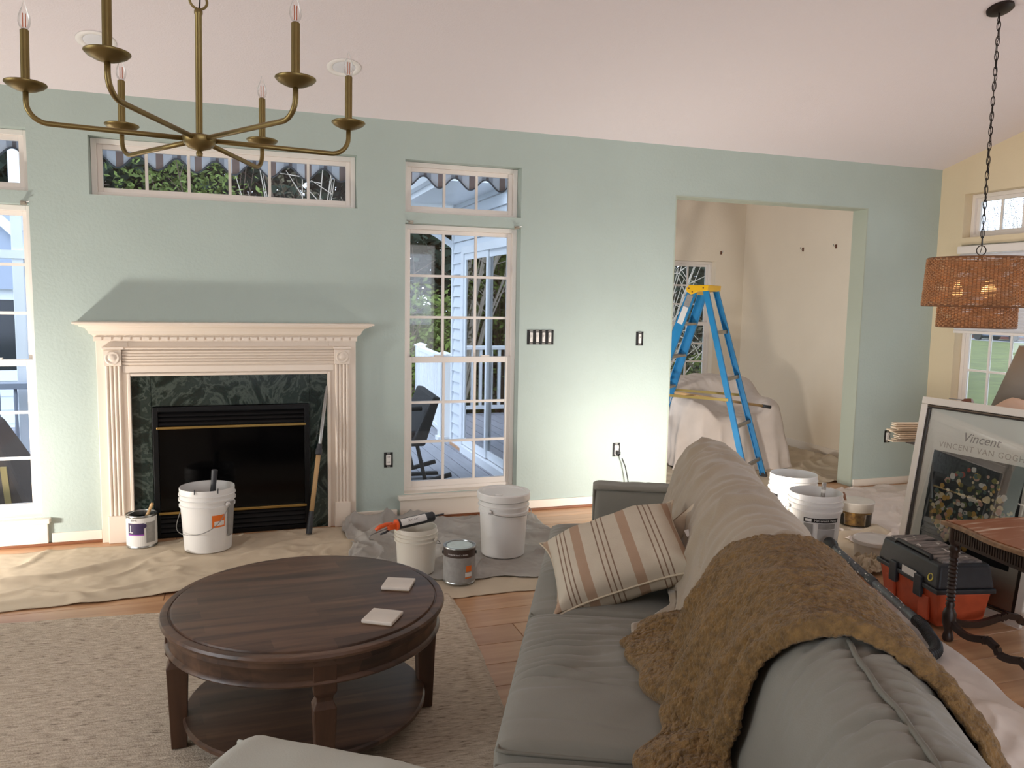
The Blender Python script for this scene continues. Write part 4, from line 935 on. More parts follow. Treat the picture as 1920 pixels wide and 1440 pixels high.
# ------------------------------------------------------------------ brown fleece blanket across the back
def sherpa(u, v):
    VS = 0.24
    xs = [0.0, 0.15, 0.30, ARIDGE, ARIDGE+0.14, ARIDGE+0.32, AT]
    far = [1.17, 1.27, 1.38, 1.49, 1.46, 1.36, 1.25]
    near = [2.02, 1.97, 1.98, 2.05, 2.18, 2.33, 2.45]
    al = (v-VS)/(1-VS)*AT*0.97 if v > VS else 0.0
    a_, b_ = interp(al, xs, far), interp(al, xs, near)
    wob = 0.030*math.sin(al*13)+0.020*math.sin(al*29+1)
    s = lerp(a_+wob*(1-u), b_+0.4*wob*u, u)
    front = 1/(1+math.exp((al-ARIDGE+0.02)*13)); uf = u+0.06*math.sin(al*6)
    def rolls(uu, aa): return sum(h*math.exp(-((uu-c-sl*aa)/w_)**2) for c, sl, w_, h in ((0.12,0.45,0.045,0.022),(0.30,-0.30,0.06,0.040),(0.44,0.25,0.04,0.030),(0.64,-0.12,0.07,0.055),(0.87,0.08,0.05,0.040)))
    fold = rolls(uf, al)*front*(0.30+0.70*max(0, 1-al/ARIDGE))+0.026*(fn(uf*2.2+al, al*3, 2)+0.3)
    fold += 0.014*math.exp(-((u-0.95)/0.035)**2)-0.010*max(0, (u-0.975)/0.025)
    fz = 0.0045*noise.noise(Vector((s*85, al*85+v*60, 1)))+0.003*noise.noise(Vector((s*170, al*170+v*120, 5)))
    if v <= VS:
        t = 1-v/VS                                  # 0 at the crease, 1 at the loose end on the seat
        ext = interp(u, [0,0.08,0.2,0.38,0.5,0.6,0.72,0.85,1.0], [0.10,0.17,0.215,0.20,0.165,0.10,0.13,0.20,0.19])+0.012*math.sin(u*40)
        x = t*ext; hgt = rolls(uf, 0.0)*(1-t**3)+0.050*(1-t)**2+0.026+0.035*math.sin(PI*t)*(0.5+0.5*math.sin(u*13+1))
        tuck = max(0, (t-0.86)/0.14)
        return S3(s-0.06*x/0.2*math.sin(u*4)+0.02*math.sin(t*5+u*18)*t, 0.475-x*(1-0.25*tuck*tuck), 0.486+max(0.004, (hgt+fz)*(1-tuck*tuck)+0.006))
    w = back_surf(s, al, 0.036-0.024*min(1, max(0, (u-0.70)/0.30))+fold+fz); return Vector((w.x, w.y, max(0.03, w.z)+0.04*math.exp(-al/0.10)))
o = MB().grid(sherpa, 300, 460).build('fleece_blanket', M_sherpa, None, smooth=True, solid=0.010)
tag(o, 'fuzzy brown sherpa blanket slung over the middle of the sofa', 'blanket', 'blankets on the sofa')

# ------------------------------------------------------------------ pillows
def pillow(name, label, c, a, b, W_, H_, T_, m, m2=None, tagside=False):
    a = Vector(a).normalized(); b = Vector(b); b = (b-a*a.dot(b)).normalized(); n = a.cross(b)
    r = thing(name, label, 'pillow', c, group='cushions on the sofa', local=True)
    r.rotation_euler = Matrix((a, b, n)).transposed().to_euler()
    def f(sgn):
        def g(u, v):
            x, y = 2*u-1, 2*v-1
            pin = 1-0.15*(1-abs(x)**3)*abs(y)**5; pin2 = 1-0.15*(1-abs(y)**3)*abs(x)**5
            h = max(0, (1-x**4)*(1-y**4))**0.62
            z = sgn*T_/2*h*(1+0.10*fn(x*1.6, y*1.6, 3+sgn))
            cr = 0.006*math.sin(13*math.atan2(y, x+0.001))*max(0, (abs(x)*abs(y))**1.5)*2
            return (x*W_/2*pin2, y*H_/2*pin, z+cr)
        return g
    mb = MB(); mb.grid(f(1), 50, 46); k = len(mb.f); mb.grid(f(-1), 50, 46); mb.f[k:] = [tuple(reversed(q)) for q in mb.f[k:]]
    o = mb.build('pillow_cover', m, r, smooth=True)
    pts = []
    for q in range(120):
        t = q/120*4; e = int(t); s = (t-e)*2-1
        x, y = [(s,-1),(1,s),(-s,1),(-1,-s)][e]; p = f(1)(x/2+0.5, y/2+0.5); pts.append((p[0], p[1], 0))
    MB().tube(pts, 0.004, 6, closed=True).build('edge_seam', m2 or M_brownlinen, r, smooth=True)
    if tagside: MB().box(W_/2-0.012, W_/2+0.03, -0.02, 0.02, -0.001, 0.001).build('care_tag', M_labelwhite, r)
    return r
pillow('striped_pillow', 'cream linen pillow with brown stripes lying on the sofa seat', (1.232, -2.775, 0.602), (0.878,-0.336,0.341), (0.25,0.93,0.27), 0.52, 0.44, 0.17, M_pillow, M_pillow2, True)
pillow('beige_pillow', 'plain beige pillow with brown edge wedged against the throw', (1.555, -2.775, 0.625), (0.60,-0.38,0.70), (-0.42,0.62,0.66), 0.30, 0.26, 0.10, M_pillow2, M_brownlinen)

# ------------------------------------------------------------------ pale slipcovered chair right in front of the camera
pc = thing('slipcovered_chair', 'pale grey slipcovered chair back at the bottom edge of the view', 'armchair', (0.28, -4.03, 0))
A = Vector((-0.075, -3.925, 0)); Dd = Vector((0.82, -0.57, 0)).normalized(); Nn = Vector((-Dd.y, Dd.x, 0))
def chairback(u, v):
    L = lerp(0, 0.86, u); th = lerp(-0.5, PI+0.5, v); n = 4; c, s = math.cos(th), math.sin(th); k = (abs(c)**n+abs(s)**n)**(-1/n) if s > 0 else 1.0
    e = min(u, 1-u)*0.86; rd = math.sqrt(max(0, 1-(1-min(1, e/0.07))**2)) if e < 0.07 else 1
    top = 0.768-0.05*max(0, u-0.35)**1.2-0.07*(1-rd)
    z = top-0.06+0.06*s*k*max(rd, 0.02)+0.003*math.sin(u*44+2*fn(u*4, v, 1))*max(0, s)*max(0, fn(u*3, v*2, 5)+0.1)*2 if s > 0 else lerp(top-0.06, 0.12, min(1, -s/0.479))
    p = A+Dd*L+Nn*(-0.105*(c*k if s > 0 else (1 if c > 0 else -1))*max(rd, 0.05)); return Vector((p.x, p.y, z))
mb = MB().grid(chairback, 90, 60); mb.build('chair_back', M_chair, pc, smooth=True)
MB().tube([A+Dd*lerp(0.03, 0.70, k/30)+Nn*0.075+Vector((0,0,0.748-0.05*max(0, k/30-0.35)**1.2)) for k in range(31)], 0.004, 6).build('piping', M_chair, pc, smooth=True)
mb = MB(); c = A+Dd*0.36-Nn*0.40; mb.obox(c+Vector((0,0,0.25)), Dd*0.33, Nn*0.29, Vector((0,0,0.16))); mb.build('seat', M_chair, pc, bevel=0.05, seg=4)
for s in (0.03, 0.69): MB().obox(A+Dd*s-Nn*0.40+Vector((0,0,0.30)), Dd*0.06, Nn*0.29, Vector((0,0,0.25))).build('arm', M_chair, pc, bevel=0.04, seg=4)
for s in (0.06, 0.66):
    for w in (-0.03, -0.64): MB().lathe([(0.016,0.012),(0.022,0.11),(0.0,0.111)], A+Dd*s+Nn*w, 10).build('foot', M_darkwood, pc)

# ================================================================== BUCKETS AND CANS
def wrap(mb, R, z0, vs, fs, th0, c=(0,0,0), dz=0.0, taper=0.0):       # flat print bent round a bucket; th0 = angle of its middle
    out = []
    for v in vs:
        z = z0+v[1]; r = R+taper*v[1]; th = th0+v[0]/R; out.append((c[0]+r*math.cos(th), c[1]+r*math.sin(th), z+c[2]))
    mb.add(out, fs)
def patch(mb, R, th0, w, z0, z1, taper=0.0, n=10, zref=None):
    zr = zref if zref is not None else z0; vs = []; fs = []
    for i in range(n+1):
        th = th0+(i/n-0.5)*w/R
        for z in (z0, z1): r = R+taper*(z-zr); vs.append((r*math.cos(th), r*math.sin(th), z))
    for i in range(n): fs.append((2*i, 2*i+2, 2*i+3, 2*i+1))
    mb.add(vs, fs)
def bail(R, z, th, drop, out=0.012, r=0.0022, n=26):               # wire handle hanging on one side
    pts = []
    for k in range(n+1):
        a = PI*k/n; x = math.cos(a)*(R+out*0.4); y = -math.sin(a)*(R*0.55+out); zz = z-drop*math.sin(a)
        rr = math.hypot(x, y); need = R+out
        if rr < need: x, y = x*need/rr, y*need/rr
        pts.append((x*math.cos(th)-y*math.sin(th), x*math.sin(th)+y*math.cos(th), zz))
    return pts
def pail(name, label, loc, ht, rt_, rb, lid=False, group='white plastic buckets', fill=None, hth=0.0, hdrop=0.15, m=None, rot=0.0):
    r = thing(name, label, 'bucket', loc, group=group, local=True, rot=rot); m = m or M_plastic; w = 0.004
    sl = (rt_-rb)/ht
    def R(z): return rb+sl*z
    out = [(rb-0.004,0.0),(rb,0.004),(R(ht*0.70),ht*0.70),(R(ht*0.70)+0.008,ht*0.705),(R(ht*0.72)+0.008,ht*0.735),(R(ht*0.74)+0.001,ht*0.745),(R(ht*0.80)+0.001,ht*0.80),(R(ht*0.80)+0.009,ht*0.806),(R(ht*0.83)+0.009,ht*0.830),(R(ht*0.84)+0.001,ht*0.836),(R(ht*0.88)+0.001,ht*0.885),(R(ht*0.88)+0.007,ht*0.890),(R(ht*0.9)+0.007,ht*0.905),(R(ht*0.91)+0.001,ht*0.91),(rt_,ht-0.004),(rt_-0.001,ht)]
    inn = [(rt_-w,ht),(R(ht*0.5)-w,ht*0.5),(rb-w,0.008),(0.0,0.008)]
    body = MB().lathe([(0.0,0.0)]+out+inn, (0,0,0), 48).build('pail_body', m, r, smooth=True, angle=35)
    for s in (0, PI):
        th = hth+s; zz = ht*0.76; rr = R(zz)+0.006
        MB().lathe([(0.014,0.0),(0.014,0.008),(0.008,0.012),(0.0,0.012)], (rr*math.cos(th), rr*math.sin(th), zz), 14, (math.cos(th), math.sin(th), 0)).build('handle_ear', m, r)
    h = MB().tube(bail(R(ht*0.76)+0.010, ht*0.76, hth, hdrop), 0.0022, 6).build('wire_handle', M_wire, r, smooth=True)
    if lid:
        MB().lathe([(0.0,ht+0.002),(rt_-0.020,ht+0.002),(rt_-0.016,ht+0.010),(rt_+0.006,ht+0.012),(rt_+0.010,ht+0.006),(rt_+0.009,ht-0.028),(rt_+0.004,ht-0.030),(rt_+0.003,ht)], (0,0,0), 48).build('lid', m, r, smooth=True, angle=35)
        MB().lathe([(0.022,ht+0.002),(0.022,ht+0.006),(0.016,ht+0.008),(0.0,ht+0.008)], (-0.05,-0.06,0), 20).build('pour_cap', m, r, smooth=True, angle=35)
    if fill: MB().lathe([(0.0,fill[0]),(R(fill[0])-w-0.0015,fill[0])], (0,0,0), 40).build('contents', fill[1], r)
    return r, R
TC = lambda p: math.atan2(-5.194-p[1], 0-p[0])       # direction of the camera from a bucket, for turning its printed side
# open bucket in front of the fireplace
p = (B5[0], B5[1], 0.009); b, R = pail('open_bucket', 'open white bucket with orange sticker in front of the firebox', p, 0.365, 0.152, 0.130, fill=(0.09, M_paintgreen), hth=TC(p)-0.55+PI/2-0.25, hdrop=0.16)
t = TC(p)
mb = MB(); mb.mi = 0; patch(mb, R(0.185)+0.0012, t+0.42, 0.074, 0.150, 0.222, 0.06); mb.mi = 1; patch(mb, R(0.185)+0.0020, t+0.42+0.02, 0.058, 0.160, 0.186, 0.06); mb.build('orange_sticker', [M_labelorange, M_labelwhite], b)
mb = MB(); patch(mb, R(0.20)+0.0012, t+1.02, 0.055, 0.085, 0.285, 0.06); mb.build('side_label', M_labelgrey, b)
r = thing('roller_screen', 'grey metal paint grid hooked inside the open bucket', 'paint grid', p, local=True)
yy = -0.105
MB().box(-0.070, 0.070, yy, yy+0.003, 0.12, 0.330).build('grid_plate', M_charcoal, r)
for x in (-0.062, 0.062): MB().tube([(x, yy, 0.325), (x, yy-0.012, 0.3705), (x, -0.140, 0.3705), (x, -0.146, 0.350)], 0.0028, 6).build('hook', M_charcoal, r)
r = thing('paint_roller', 'dark grey roller handle standing in the open bucket', 'paint roller', (p[0]+0.01, p[1], 0.13), local=True)
ax = Vector((0.10, 0.10, 1)).normalized()
MB().lathe([(0.0,0.0),(0.010,0.0),(0.010,0.10),(0.014,0.12),(0.0165,0.17),(0.015,0.26),(0.017,0.315),(0.0175,0.335),(0.012,0.340),(0.008,0.336),(0.0,0.330)], (0.0,-0.02,0.0), 16, ax).build('handle', M_darkgrey, r, smooth=True, angle=40)
MB().tube([(0,-0.02,0.005),(0.03,-0.02,-0.02),(0.06,0.02,-0.03),(0.0,0.03,-0.035)], 0.004, 6).build('roller_frame', M_wire, r, smooth=True)
# gallon can by the mantel leg
def can(name, label, loc, ht, R, open_=True, group='gallon paint cans', body=None):
    r = thing(name, label, 'paint can', loc, group=group, local=True)
    MB().lathe([(0.0,0.0),(R,0.0),(R+0.002,0.003),(R,0.007),(R,ht-0.010),(R+0.003,ht-0.006),(R+0.002,ht),(R-0.003,ht),(R-0.004,ht-0.003),(R-0.012,ht-0.003),(R-0.013,ht-0.012),(R-0.0145,ht-0.004),(R-0.018,ht-0.004),(R-0.019,ht-0.05),(0.0,ht-0.05)], (0,0,0), 40).build('can_body', body or M_steel, r, smooth=True, angle=35)
    return r
p = (C1[0], C1[1], 0.009); t = TC(p); HC, RC = 0.190, 0.083
c = can('paint_can', 'open paint can with purple label beside the mantel leg', p, HC, RC)
mb = MB(); patch(mb, RC+0.0008, t, 2*PI*RC*0.96, 0.012, HC-0.013, 0, 40); mb.build('white_label', M_labelwhite, c)
mb = MB(); mb.mi = 0; patch(mb, RC+0.0016, t-0.42, 0.094, 0.080, 0.148, 0, 14); mb.mi = 1; patch(mb, RC+0.0022, t-0.42, 0.094, 0.076, 0.083, 0, 14); mb.mi = 2; patch(mb, RC+0.0024, t-0.76, 0.006, 0.098, 0.136, 0, 2); patch(mb, RC+0.0024, t-0.72, 0.024, 0.092, 0.096, 0, 4); mb.build('purple_label', [M_labelpurple, M_violet, M_inkwhite], c)
mb = MB(); patch(mb, RC+0.0016, t+0.62, 0.060, 0.030, 0.150, 0, 10); mb.build('print_panel', M_labelgrey, c)
mb = MB(); vs, fs = text_mesh('BEHR', 0.016); wrap(mb, RC+0.0022, 0.165, vs, fs, t-0.52); mb.build('lettering', M_inkgrey, c)
MB().lathe([(0.0,HC-0.03),(RC-0.0195,HC-0.03)], (0,0,0), 36).build('paint', M_paintgreen, c)
MB().tube([(-0.075+0.004*math.cos(k)*0, -0.045+0.0*k, HC-0.01) if False else (-0.078+0.030*(1-math.cos(2*PI*k/24))*0.9, -0.03-0.02*math.sin(2*PI*k/24), HC-0.02+0.045*math.sin(PI*k/24)+0.006*math.sin(2*PI*k/24)) for k in range(25)], 0.0018, 6).build('wire_handle', M_wire, c, smooth=True)
MB().lathe([(0.013,0.0),(0.013,0.004),(0.0,0.005)], ((RC+0.001)*math.cos(t+0.15), (RC+0.001)*math.sin(t+0.15), 0.132), 16, (math.cos(t+0.15), math.sin(t+0.15), 0)).build('handle_ear', M_labelpurple, c)
r = thing('paint_brush', 'wooden brush handle sticking out of the purple-labelled can', 'paint brush', (p[0]+0.028, p[1]-0.005, p[2]+0.165), local=True)
ax = Vector((0.42, -0.05, 1)).normalized(); MB().lathe([(0.0,-0.02),(0.011,-0.02),(0.012,0.0),(0.009,0.03),(0.0085,0.055),(0.0105,0.075),(0.008,0.088),(0.0,0.090)], (0,0,0), 12, ax).build('handle', M_woodstick, r, smooth=True)
MB().obox(ax*(-0.045), ax*0.025, Vector((0.018,0,-0.007)), Vector((0,0.007,0))).build('bristle_block', M_greystick, r)
# lidded bucket under the window
p = (LID[0], LID[1], 0.016); pail('lidded_bucket', 'white bucket with closed lid under the deck window', p, 0.355, 0.143, 0.124, lid=True, hth=TC(p)+2.6, hdrop=0.02)
# small bucket and caulking gun
p = (SM[0], SM[1], 0.016); b, R = pail('small_bucket', 'short white bucket with caulking gun lying across its rim', p, 0.245, 0.111, 0.098, hth=TC(p)-PI/2-0.5, hdrop=0.06, m=mat('yellowed_white_plastic', (220,214,200), 0.4))
MB().tube([(math.cos(a)*0.0, 0, 0) for a in (0,)]*1+[(0,0,0.001)], 0.001, 4) if False else None
G0 = Vector((0.735, -1.155, 0.293)); G1 = Vector((1.035, -1.06, 0.311)); gd = (G1-G0).normalized(); gs = gd.cross(Vector((0,0,1))).normalized(); gu = gs.cross(gd)
g = thing('caulking_gun', 'orange and black caulking gun resting on the short bucket', 'caulking gun', tuple(G0))
MB().lathe([(0.0,0.0),(0.0265,0.0),(0.0265,0.215),(0.020,0.222),(0.009,0.226),(0.006,0.232),(0.0035,0.285),(0.0,0.285)], G0+gd*0.05, 24, gd).build('cartridge', M_charcoal, g, smooth=True, angle=40)
mb = MB()
for i in range(13):
    for j in range(2): pass
vs = []; fs = []
cx_ = G0+gd*0.05
for i in range(9):
    th = lerp(-0.75, 0.75, i/8)
    for q in (0.012, 0.165): vs.append(cx_+gd*q+(gs*math.cos(th+0.6)+gu*math.sin(th+0.6))*0.0272)
for i in range(8): fs.append((2*i, 2*i+1, 2*i+3, 2*i+2))
mb.add(vs, fs).build('cartridge_label', M_labelwhite, g)
mb = MB(); vs, fs = text_mesh('SEALANT', 0.017)
mb.add([cx_+gd*(0.088+v[0])+(gs*math.cos(0.62+v[1]/0.027)+gu*math.sin(0.62+v[1]/0.027))*0.0278 for v in vs], fs).build('lettering', M_inkgrey, g)
MB().lathe([(0.018,0.0),(0.029,0.002),(0.029,0.010),(0.018,0.010)], G0+gd*0.040, 24, gd).build('end_plate', M_orange, g)
MB().obox(G0+gd*0.018-gu*0.002, gd*0.024, gs*0.013, gu*0.016).build('body_block', M_orange, g, bevel=0.004)
MB().tube([G0+gd*0.02+gu*0.012, G0-gd*0.02+gu*0.014, G0-gd*0.055+gu*0.008, G0-gd*0.075-gu*0.002], [0.010,0.011,0.012,0.009], 10).build('grip', M_orange, g, smooth=True)
MB().tube([G0+gd*0.01-gu*0.014, G0-gd*0.02-gu*0.026, G0-gd*0.05-gu*0.030], [0.006,0.006,0.005], 8).build('trigger', M_darkgrey, g, smooth=True)
MB().tube([G0+gd*0.04, G0-gd*0.10-gu*0.020, G0-gd*0.112-gu*0.026, G0-gd*0.112-gu*0.046, G0-gd*0.092-gu*0.050], 0.0028, 8).build('push_rod', M_wire, g, smooth=True)
# closed can with dark band
p = (C2[0], C2[1], 0.016); t = TC(p); c = can('paint_can', 'closed paint can with brown band and pale paint on its lid', p, 0.190, 0.083)
mb = MB(); patch(mb, RC+0.0008, t, 2*PI*RC*0.97, 0.010, 0.140, 0, 40); mb.build('printed_label', M_labelgrey, c)
mb = MB(); patch(mb, RC+0.0009, t, 2*PI*RC*0.97, 0.140, 0.180, 0, 40); mb.build('brown_band', mat('dark_brown_band', (62,48,42), 0.4), c)
mb = MB(); vs, fs = text_mesh('INTERIOR PAINT + PRIMER', 0.0095); wrap(mb, RC+0.0016, 0.156, vs, fs, t-0.1); mb.build('lettering', M_inkwhite, c)
mb = MB(); mb.mi = 0; patch(mb, RC+0.0016, t+0.62, 0.034, 0.066, 0.098, 0, 6); mb.mi = 1; patch(mb, RC+0.0016, t+0.60, 0.040, 0.040, 0.062, 0, 6); mb.mi = 0; patch(mb, RC+0.0017, t+0.60, 0.040, 0.032, 0.038, 0, 6); mb.build('orange_sticker', [M_labelorange, M_labelwhite], c)
MB().lathe([(0.0,0.1905),(0.060,0.1905),(0.064,0.188),(0.069,0.186)], (0,0,0), 36).build('lid', M_paintdry, c)
for s in (-1, 1): MB().lathe([(0.009,0),(0.009,0.005),(0,0.006)], (s*math.sin(t)*-(RC+0.001), s*math.cos(t)*(RC+0.001), 0.15), 12, (s*-math.sin(t), s*math.cos(t), 0)).build('handle_ear', M_labelblack, c)
# two open buckets behind the sofa
p = (3.465, -0.90, 0.008); t = TC(p); b, R = pail('open_bucket', 'empty open white bucket behind the sofa, nearer the opening', p, 0.365, 0.150, 0.130, hth=t+PI/2+0.3, hdrop=0.13)
mb = MB(); mb.mi = 0; patch(mb, R(0.12)+0.0012, t+0.10, 0.075, 0.045, 0.205, 0.05); mb.mi = 1; patch(mb, R(0.15)+0.0026, t+0.08, 0.040, 0.125, 0.160, 0.05); mb.build('paper_label', [mat('beige_label', (196,188,170), 0.6), mat('olive_emblem', (118,116,78), 0.6)], b)
mb = MB(); patch(mb, R(0.25)+0.002, t-0.85, 0.05, 0.215, 0.24, 0.05); mb.build('black_tag', M_labelblack, b)
p = (3.262, -1.36, 0.008); t = TC(p); b, R = pail('open_bucket', 'open white paint bucket with black-banded label and stick in it', p, 0.365, 0.152, 0.130, fill=(0.20, M_plastic_in), hth=t-PI/2+0.35, hdrop=0.05)
zt = 0.235
mb = MB(); mb.mi = 0; patch(mb, R(0.05)+0.0012, t+0.30, 0.205, 0.05, zt-0.026, 0.06, 24); mb.mi = 1; patch(mb, R(zt)+0.0014, t+0.30, 0.208, zt-0.026, zt, 0.06, 24)
mb.mi = 2; patch(mb, R(zt)+0.0022, t+0.30-0.53, 0.036, zt-0.021, zt-0.004, 0.06, 5); mb.mi = 3; patch(mb, R(0.15)+0.0022, t-0.22, 0.05, 0.08, zt-0.032, 0.06, 6); patch(mb, R(0.19)+0.0022, t+0.52, 0.105, 0.172, 0.204, 0.06, 10)
mb.mi = 4; patch(mb, R(0.12)+0.0022, t+0.52, 0.105, 0.09, 0.168, 0.06, 10)
mb.build('paint_label', [M_labelwhite, M_labelblack, M_inkwhite, M_labelgrey, mat('pale_grey_panel', (176,174,172), 0.6)], b)
mb = MB(); vs, fs = text_mesh('McCormick Paints', 0.0185); wrap(mb, R(zt)+0.0026, zt-0.0135, vs, fs, t+0.46, taper=0.06); mb.build('maker_lettering', M_inkwhite, b)
mb = MB(); vs, fs = text_mesh('ULTRA', 0.030); wrap(mb, R(0.14)+0.0034, 0.150, vs, fs, t+0.52, taper=0.06); vs, fs = text_mesh('White', 0.036); wrap(mb, R(0.11)+0.0034, 0.114, vs, fs, t+0.52, taper=0.06); mb.build('product_lettering', M_inkgrey, b)
r = thing('stir_stick', 'paint-spattered grey stick standing in the labelled bucket', 'stir stick', (p[0]+0.0, p[1]-0.05, p[2]+0.205), local=True)
ax = Vector((0.12, 0.07, 1)).normalized(); MB().lathe([(0.0,0.0),(0.011,0.0),(0.0125,0.10),(0.013,0.215),(0.011,0.222),(0.0,0.222)], (0,0,0), 14, ax).build('handle', M_greystick, r, smooth=True, angle=40)
MB().lathe([(0.0135,0.16),(0.0145,0.165),(0.0145,0.175),(0.0135,0.18)], (0,0,0), 14, ax).build('collar', M_paintspat, r)
# tub of golden flakes with a brush
p = (3.945, -0.95, 0.012); r = thing('plastic_tub', 'clear tub half full of golden scraps behind the labelled bucket', 'tub', p, local=True)
MB().lathe([(0.0,0.0),(0.098,0.0),(0.102,0.004),(0.112,0.150),(0.116,0.152),(0.116,0.160),(0.111,0.160),(0.107,0.156),(0.098,0.006),(0.0,0.006)], (0,0,0), 40).build('tub_wall', M_tubglass, r, smooth=True, angle=35)
MB().lathe([(0.1125,0.098),(0.1155,0.150),(0.1185,0.153),(0.1185,0.162),(0.110,0.162)], (0,0,0), 40).build('cloudy_rim', M_tubplastic, r, smooth=True)
mb = MB(); mb.lathe([(0.0,0.007),(0.0955,0.007),(0.104,0.098),(0.0,0.102)], (0,0,0), 40)
for k in range(260):
    a = R_.random()*2*PI; z = R_.uniform(0.012, 0.10); rr = (0.095+0.0095*z/0.1)-0.003 if k < 200 else R_.random()*0.09; zz = z if k < 200 else 0.101
    u = Vector((R_.uniform(-1,1), R_.uniform(-1,1), R_.uniform(-1,1))).normalized(); w = u.cross(Vector((0.3,0.2,1))).normalized(); cc = Vector((rr*math.cos(a), rr*math.sin(a), zz)); s_ = R_.uniform(0.005,0.011)
    if (cc.x**2+cc.y**2)**0.5+s_ > 0.0975+0.0095*z/0.1: cc = cc*0.95
    mb.obox(cc, u*s_*0.6, w*s_*0.5, u.cross(w)*s_*0.3)
o = mb.build('golden_scraps', M_amber, r); o['kind'] = 'stuff'
r = thing('small_brush', 'small brush with brown handle standing in the clear tub', 'paint brush', (p[0]-0.06, p[1]+0.01, 0.13), local=True)
ax = Vector((-0.28,0.16,1)).normalized(); MB().lathe([(0.0,-0.04),(0.008,-0.04),(0.009,0.0),(0.008,0.05),(0.011,0.085),(0.009,0.10),(0.0,0.105)], (0,0,0), 12, ax).build('handle', mat('reddish_brown_handle', (150,108,84), 0.5), r, smooth=True)
MB().obox(ax*-0.055, ax*0.018, Vector((0.012,0,0.003)), Vector((0,0.006,0))).build('bristle_block', M_greystick, r)
# low lidded tub and a rag
p = (3.50, -1.60, 0.006); r = thing('lidded_tub', 'shallow white tub with paint-smeared lid beside the toolbox', 'tub', p, local=True)
MB().lathe([(0.0,0.0),(0.105,0.0),(0.118,0.118),(0.0,0.118)], (0,0,0), 40).build('tub_body', M_tubplastic, r, smooth=True, angle=35)
MB().lathe([(0.117,0.105),(0.124,0.106),(0.125,0.126),(0.119,0.130),(0.112,0.124),(0.0,0.125)], (0,0,0), 40).build('lid', M_plastic_in, r, smooth=True, angle=35)
def ragf(u, v):
    x = (u-0.5)*0.22; y = (v-0.5)*0.17; e = min(u,1-u,v,1-v); q = abs(math.sin(u*11+2*fn(u*3,v*3,1)))*abs(math.sin(v*8+2*fn(u*3,v*3,6)))
    return (3.335+x+0.03*fn(u*4,v*4,3), -1.735+y+0.03*fn(u*4,v*4,8), 0.026+(0.05*q+0.02*fn(u*6,v*6,4)+0.02)*min(1, e*7))
tag(MB().grid(ragf, 60, 50).build('rag', M_rag, None, smooth=True), 'crumpled stained rag between the labelled bucket and the toolbox', 'rag')

# extension pole against the marble
e0, e1 = Vector((0.408, -0.215, 0.012)), Vector((0.540, -0.050, 0.915)); dd = (e1-e0).normalized()
r = thing('extension_pole', 'wooden and metal extension pole leaning against the marble', 'pole', tuple(e0))
L = (e1-e0).length
MB().lathe([(0.0,0.0),(0.018,0.0),(0.019,0.02),(0.0155,0.13),(0.014,0.14)], e0, 14, dd).build('grip', M_darkgrey, r, smooth=True, angle=40)
MB().lathe([(0.0145,0.14),(0.0145,0.49)], e0, 14, dd).build('wooden_section', M_woodstick, r, smooth=True)
MB().lathe([(0.0145,0.49),(0.021,0.495),(0.021,0.525),(0.017,0.53),(0.017,0.555),(0.012,0.56)], e0, 14, dd).build('locking_collar', M_darkgrey, r, smooth=True, angle=40)
MB().lathe([(0.0115,0.56),(0.0115,L-0.05),(0.008,L-0.045),(0.006,L),(0.0,L)], e0, 14, dd).build('metal_section', M_steel, r, smooth=True, angle=40)

# ================================================================== STEPLADDER
LC = Vector((3.755, 0.715, 0)); lw = Vector((0.777, 0.629, 0)); ld = Vector((0.629, -0.777, 0))
la = thing('stepladder', 'blue fibreglass stepladder with yellow top in the opening', 'stepladder', tuple(LC))
ZT = 1.585
def lp(d, w, z): return LC+ld*d+lw*w+Vector((0,0,z))
rails = {}
for side in (-1, 1):
    # front rails : channel with a wide web that faces outwards
    a = lp(-0.055, side*0.150, ZT); b = lp(-0.56, side*0.265, 0.03); dr = (b-a).normalized(); f = dr.cross(lw).normalized()
    mb = MB(); mb.obox((a+b)/2, dr*((b-a).length/2), lw*0.003, f*0.038); mb.obox((a+b)/2-lw*(side*0.012)+f*0.036, dr*((b-a).length/2), lw*0.012, f*0.003); mb.obox((a+b)/2-lw*(side*0.012)-f*0.036, dr*((b-a).length/2), lw*0.012, f*0.003)
    o = mb.build('front_rail', M_blueladder, la)
    if side == -1:
        q = a+dr*0.22; MB().obox(q-lw*0.0045, dr*0.075, lw*0.0008, f*0.024).build('sticker', M_labelwhite, o)
        q = a+dr*0.09; MB().obox(q-lw*0.0045, dr*0.05, lw*0.0008, f*0.026).build('sticker', M_labelgrey, o)
    MB().obox(b+Vector((0,0,-0.008)), dr*0.02, lw*0.018, f*0.045).build('rubber_foot', M_cord, o)
    a2 = lp(0.055, side*0.145, ZT); b2 = lp(0.50, side*0.255, 0.03); dr2 = (b2-a2).normalized(); f2 = dr2.cross(lw).normalized()
    mb = MB(); mb.obox((a2+b2)/2, dr2*((b2-a2).length/2), lw*0.003, f2*0.022); mb.obox((a2+b2)/2-lw*(side*0.012)+f2*0.020, dr2*((b2-a2).length/2), lw*0.012, f2*0.003); mb.obox((a2+b2)/2-lw*(side*0.012)-f2*0.020, dr2*((b2-a2).length/2), lw*0.012, f2*0.003)
    o = mb.build('rear_rail', M_blueladder, la); MB().obox(b2+Vector((0,0,-0.008)), dr2*0.02, lw*0.018, f2*0.028).build('rubber_foot', M_cord, o)
    rails[side] = (a, dr, (b-a).length, a2, dr2, (b2-a2).length)
    sa = a+dr*((ZT-0.70)/-dr.z if dr.z else 0); sb = a2+dr2*((ZT-0.70)/-dr2.z)
    MB().beam(sa+lw*(side*0.012), sb+lw*(side*0.012), 0.004, 0.022).build('spreader_bar', mat('yellowed_steel_spreader', (170,150,90), 0.5, metal=0.5), la)
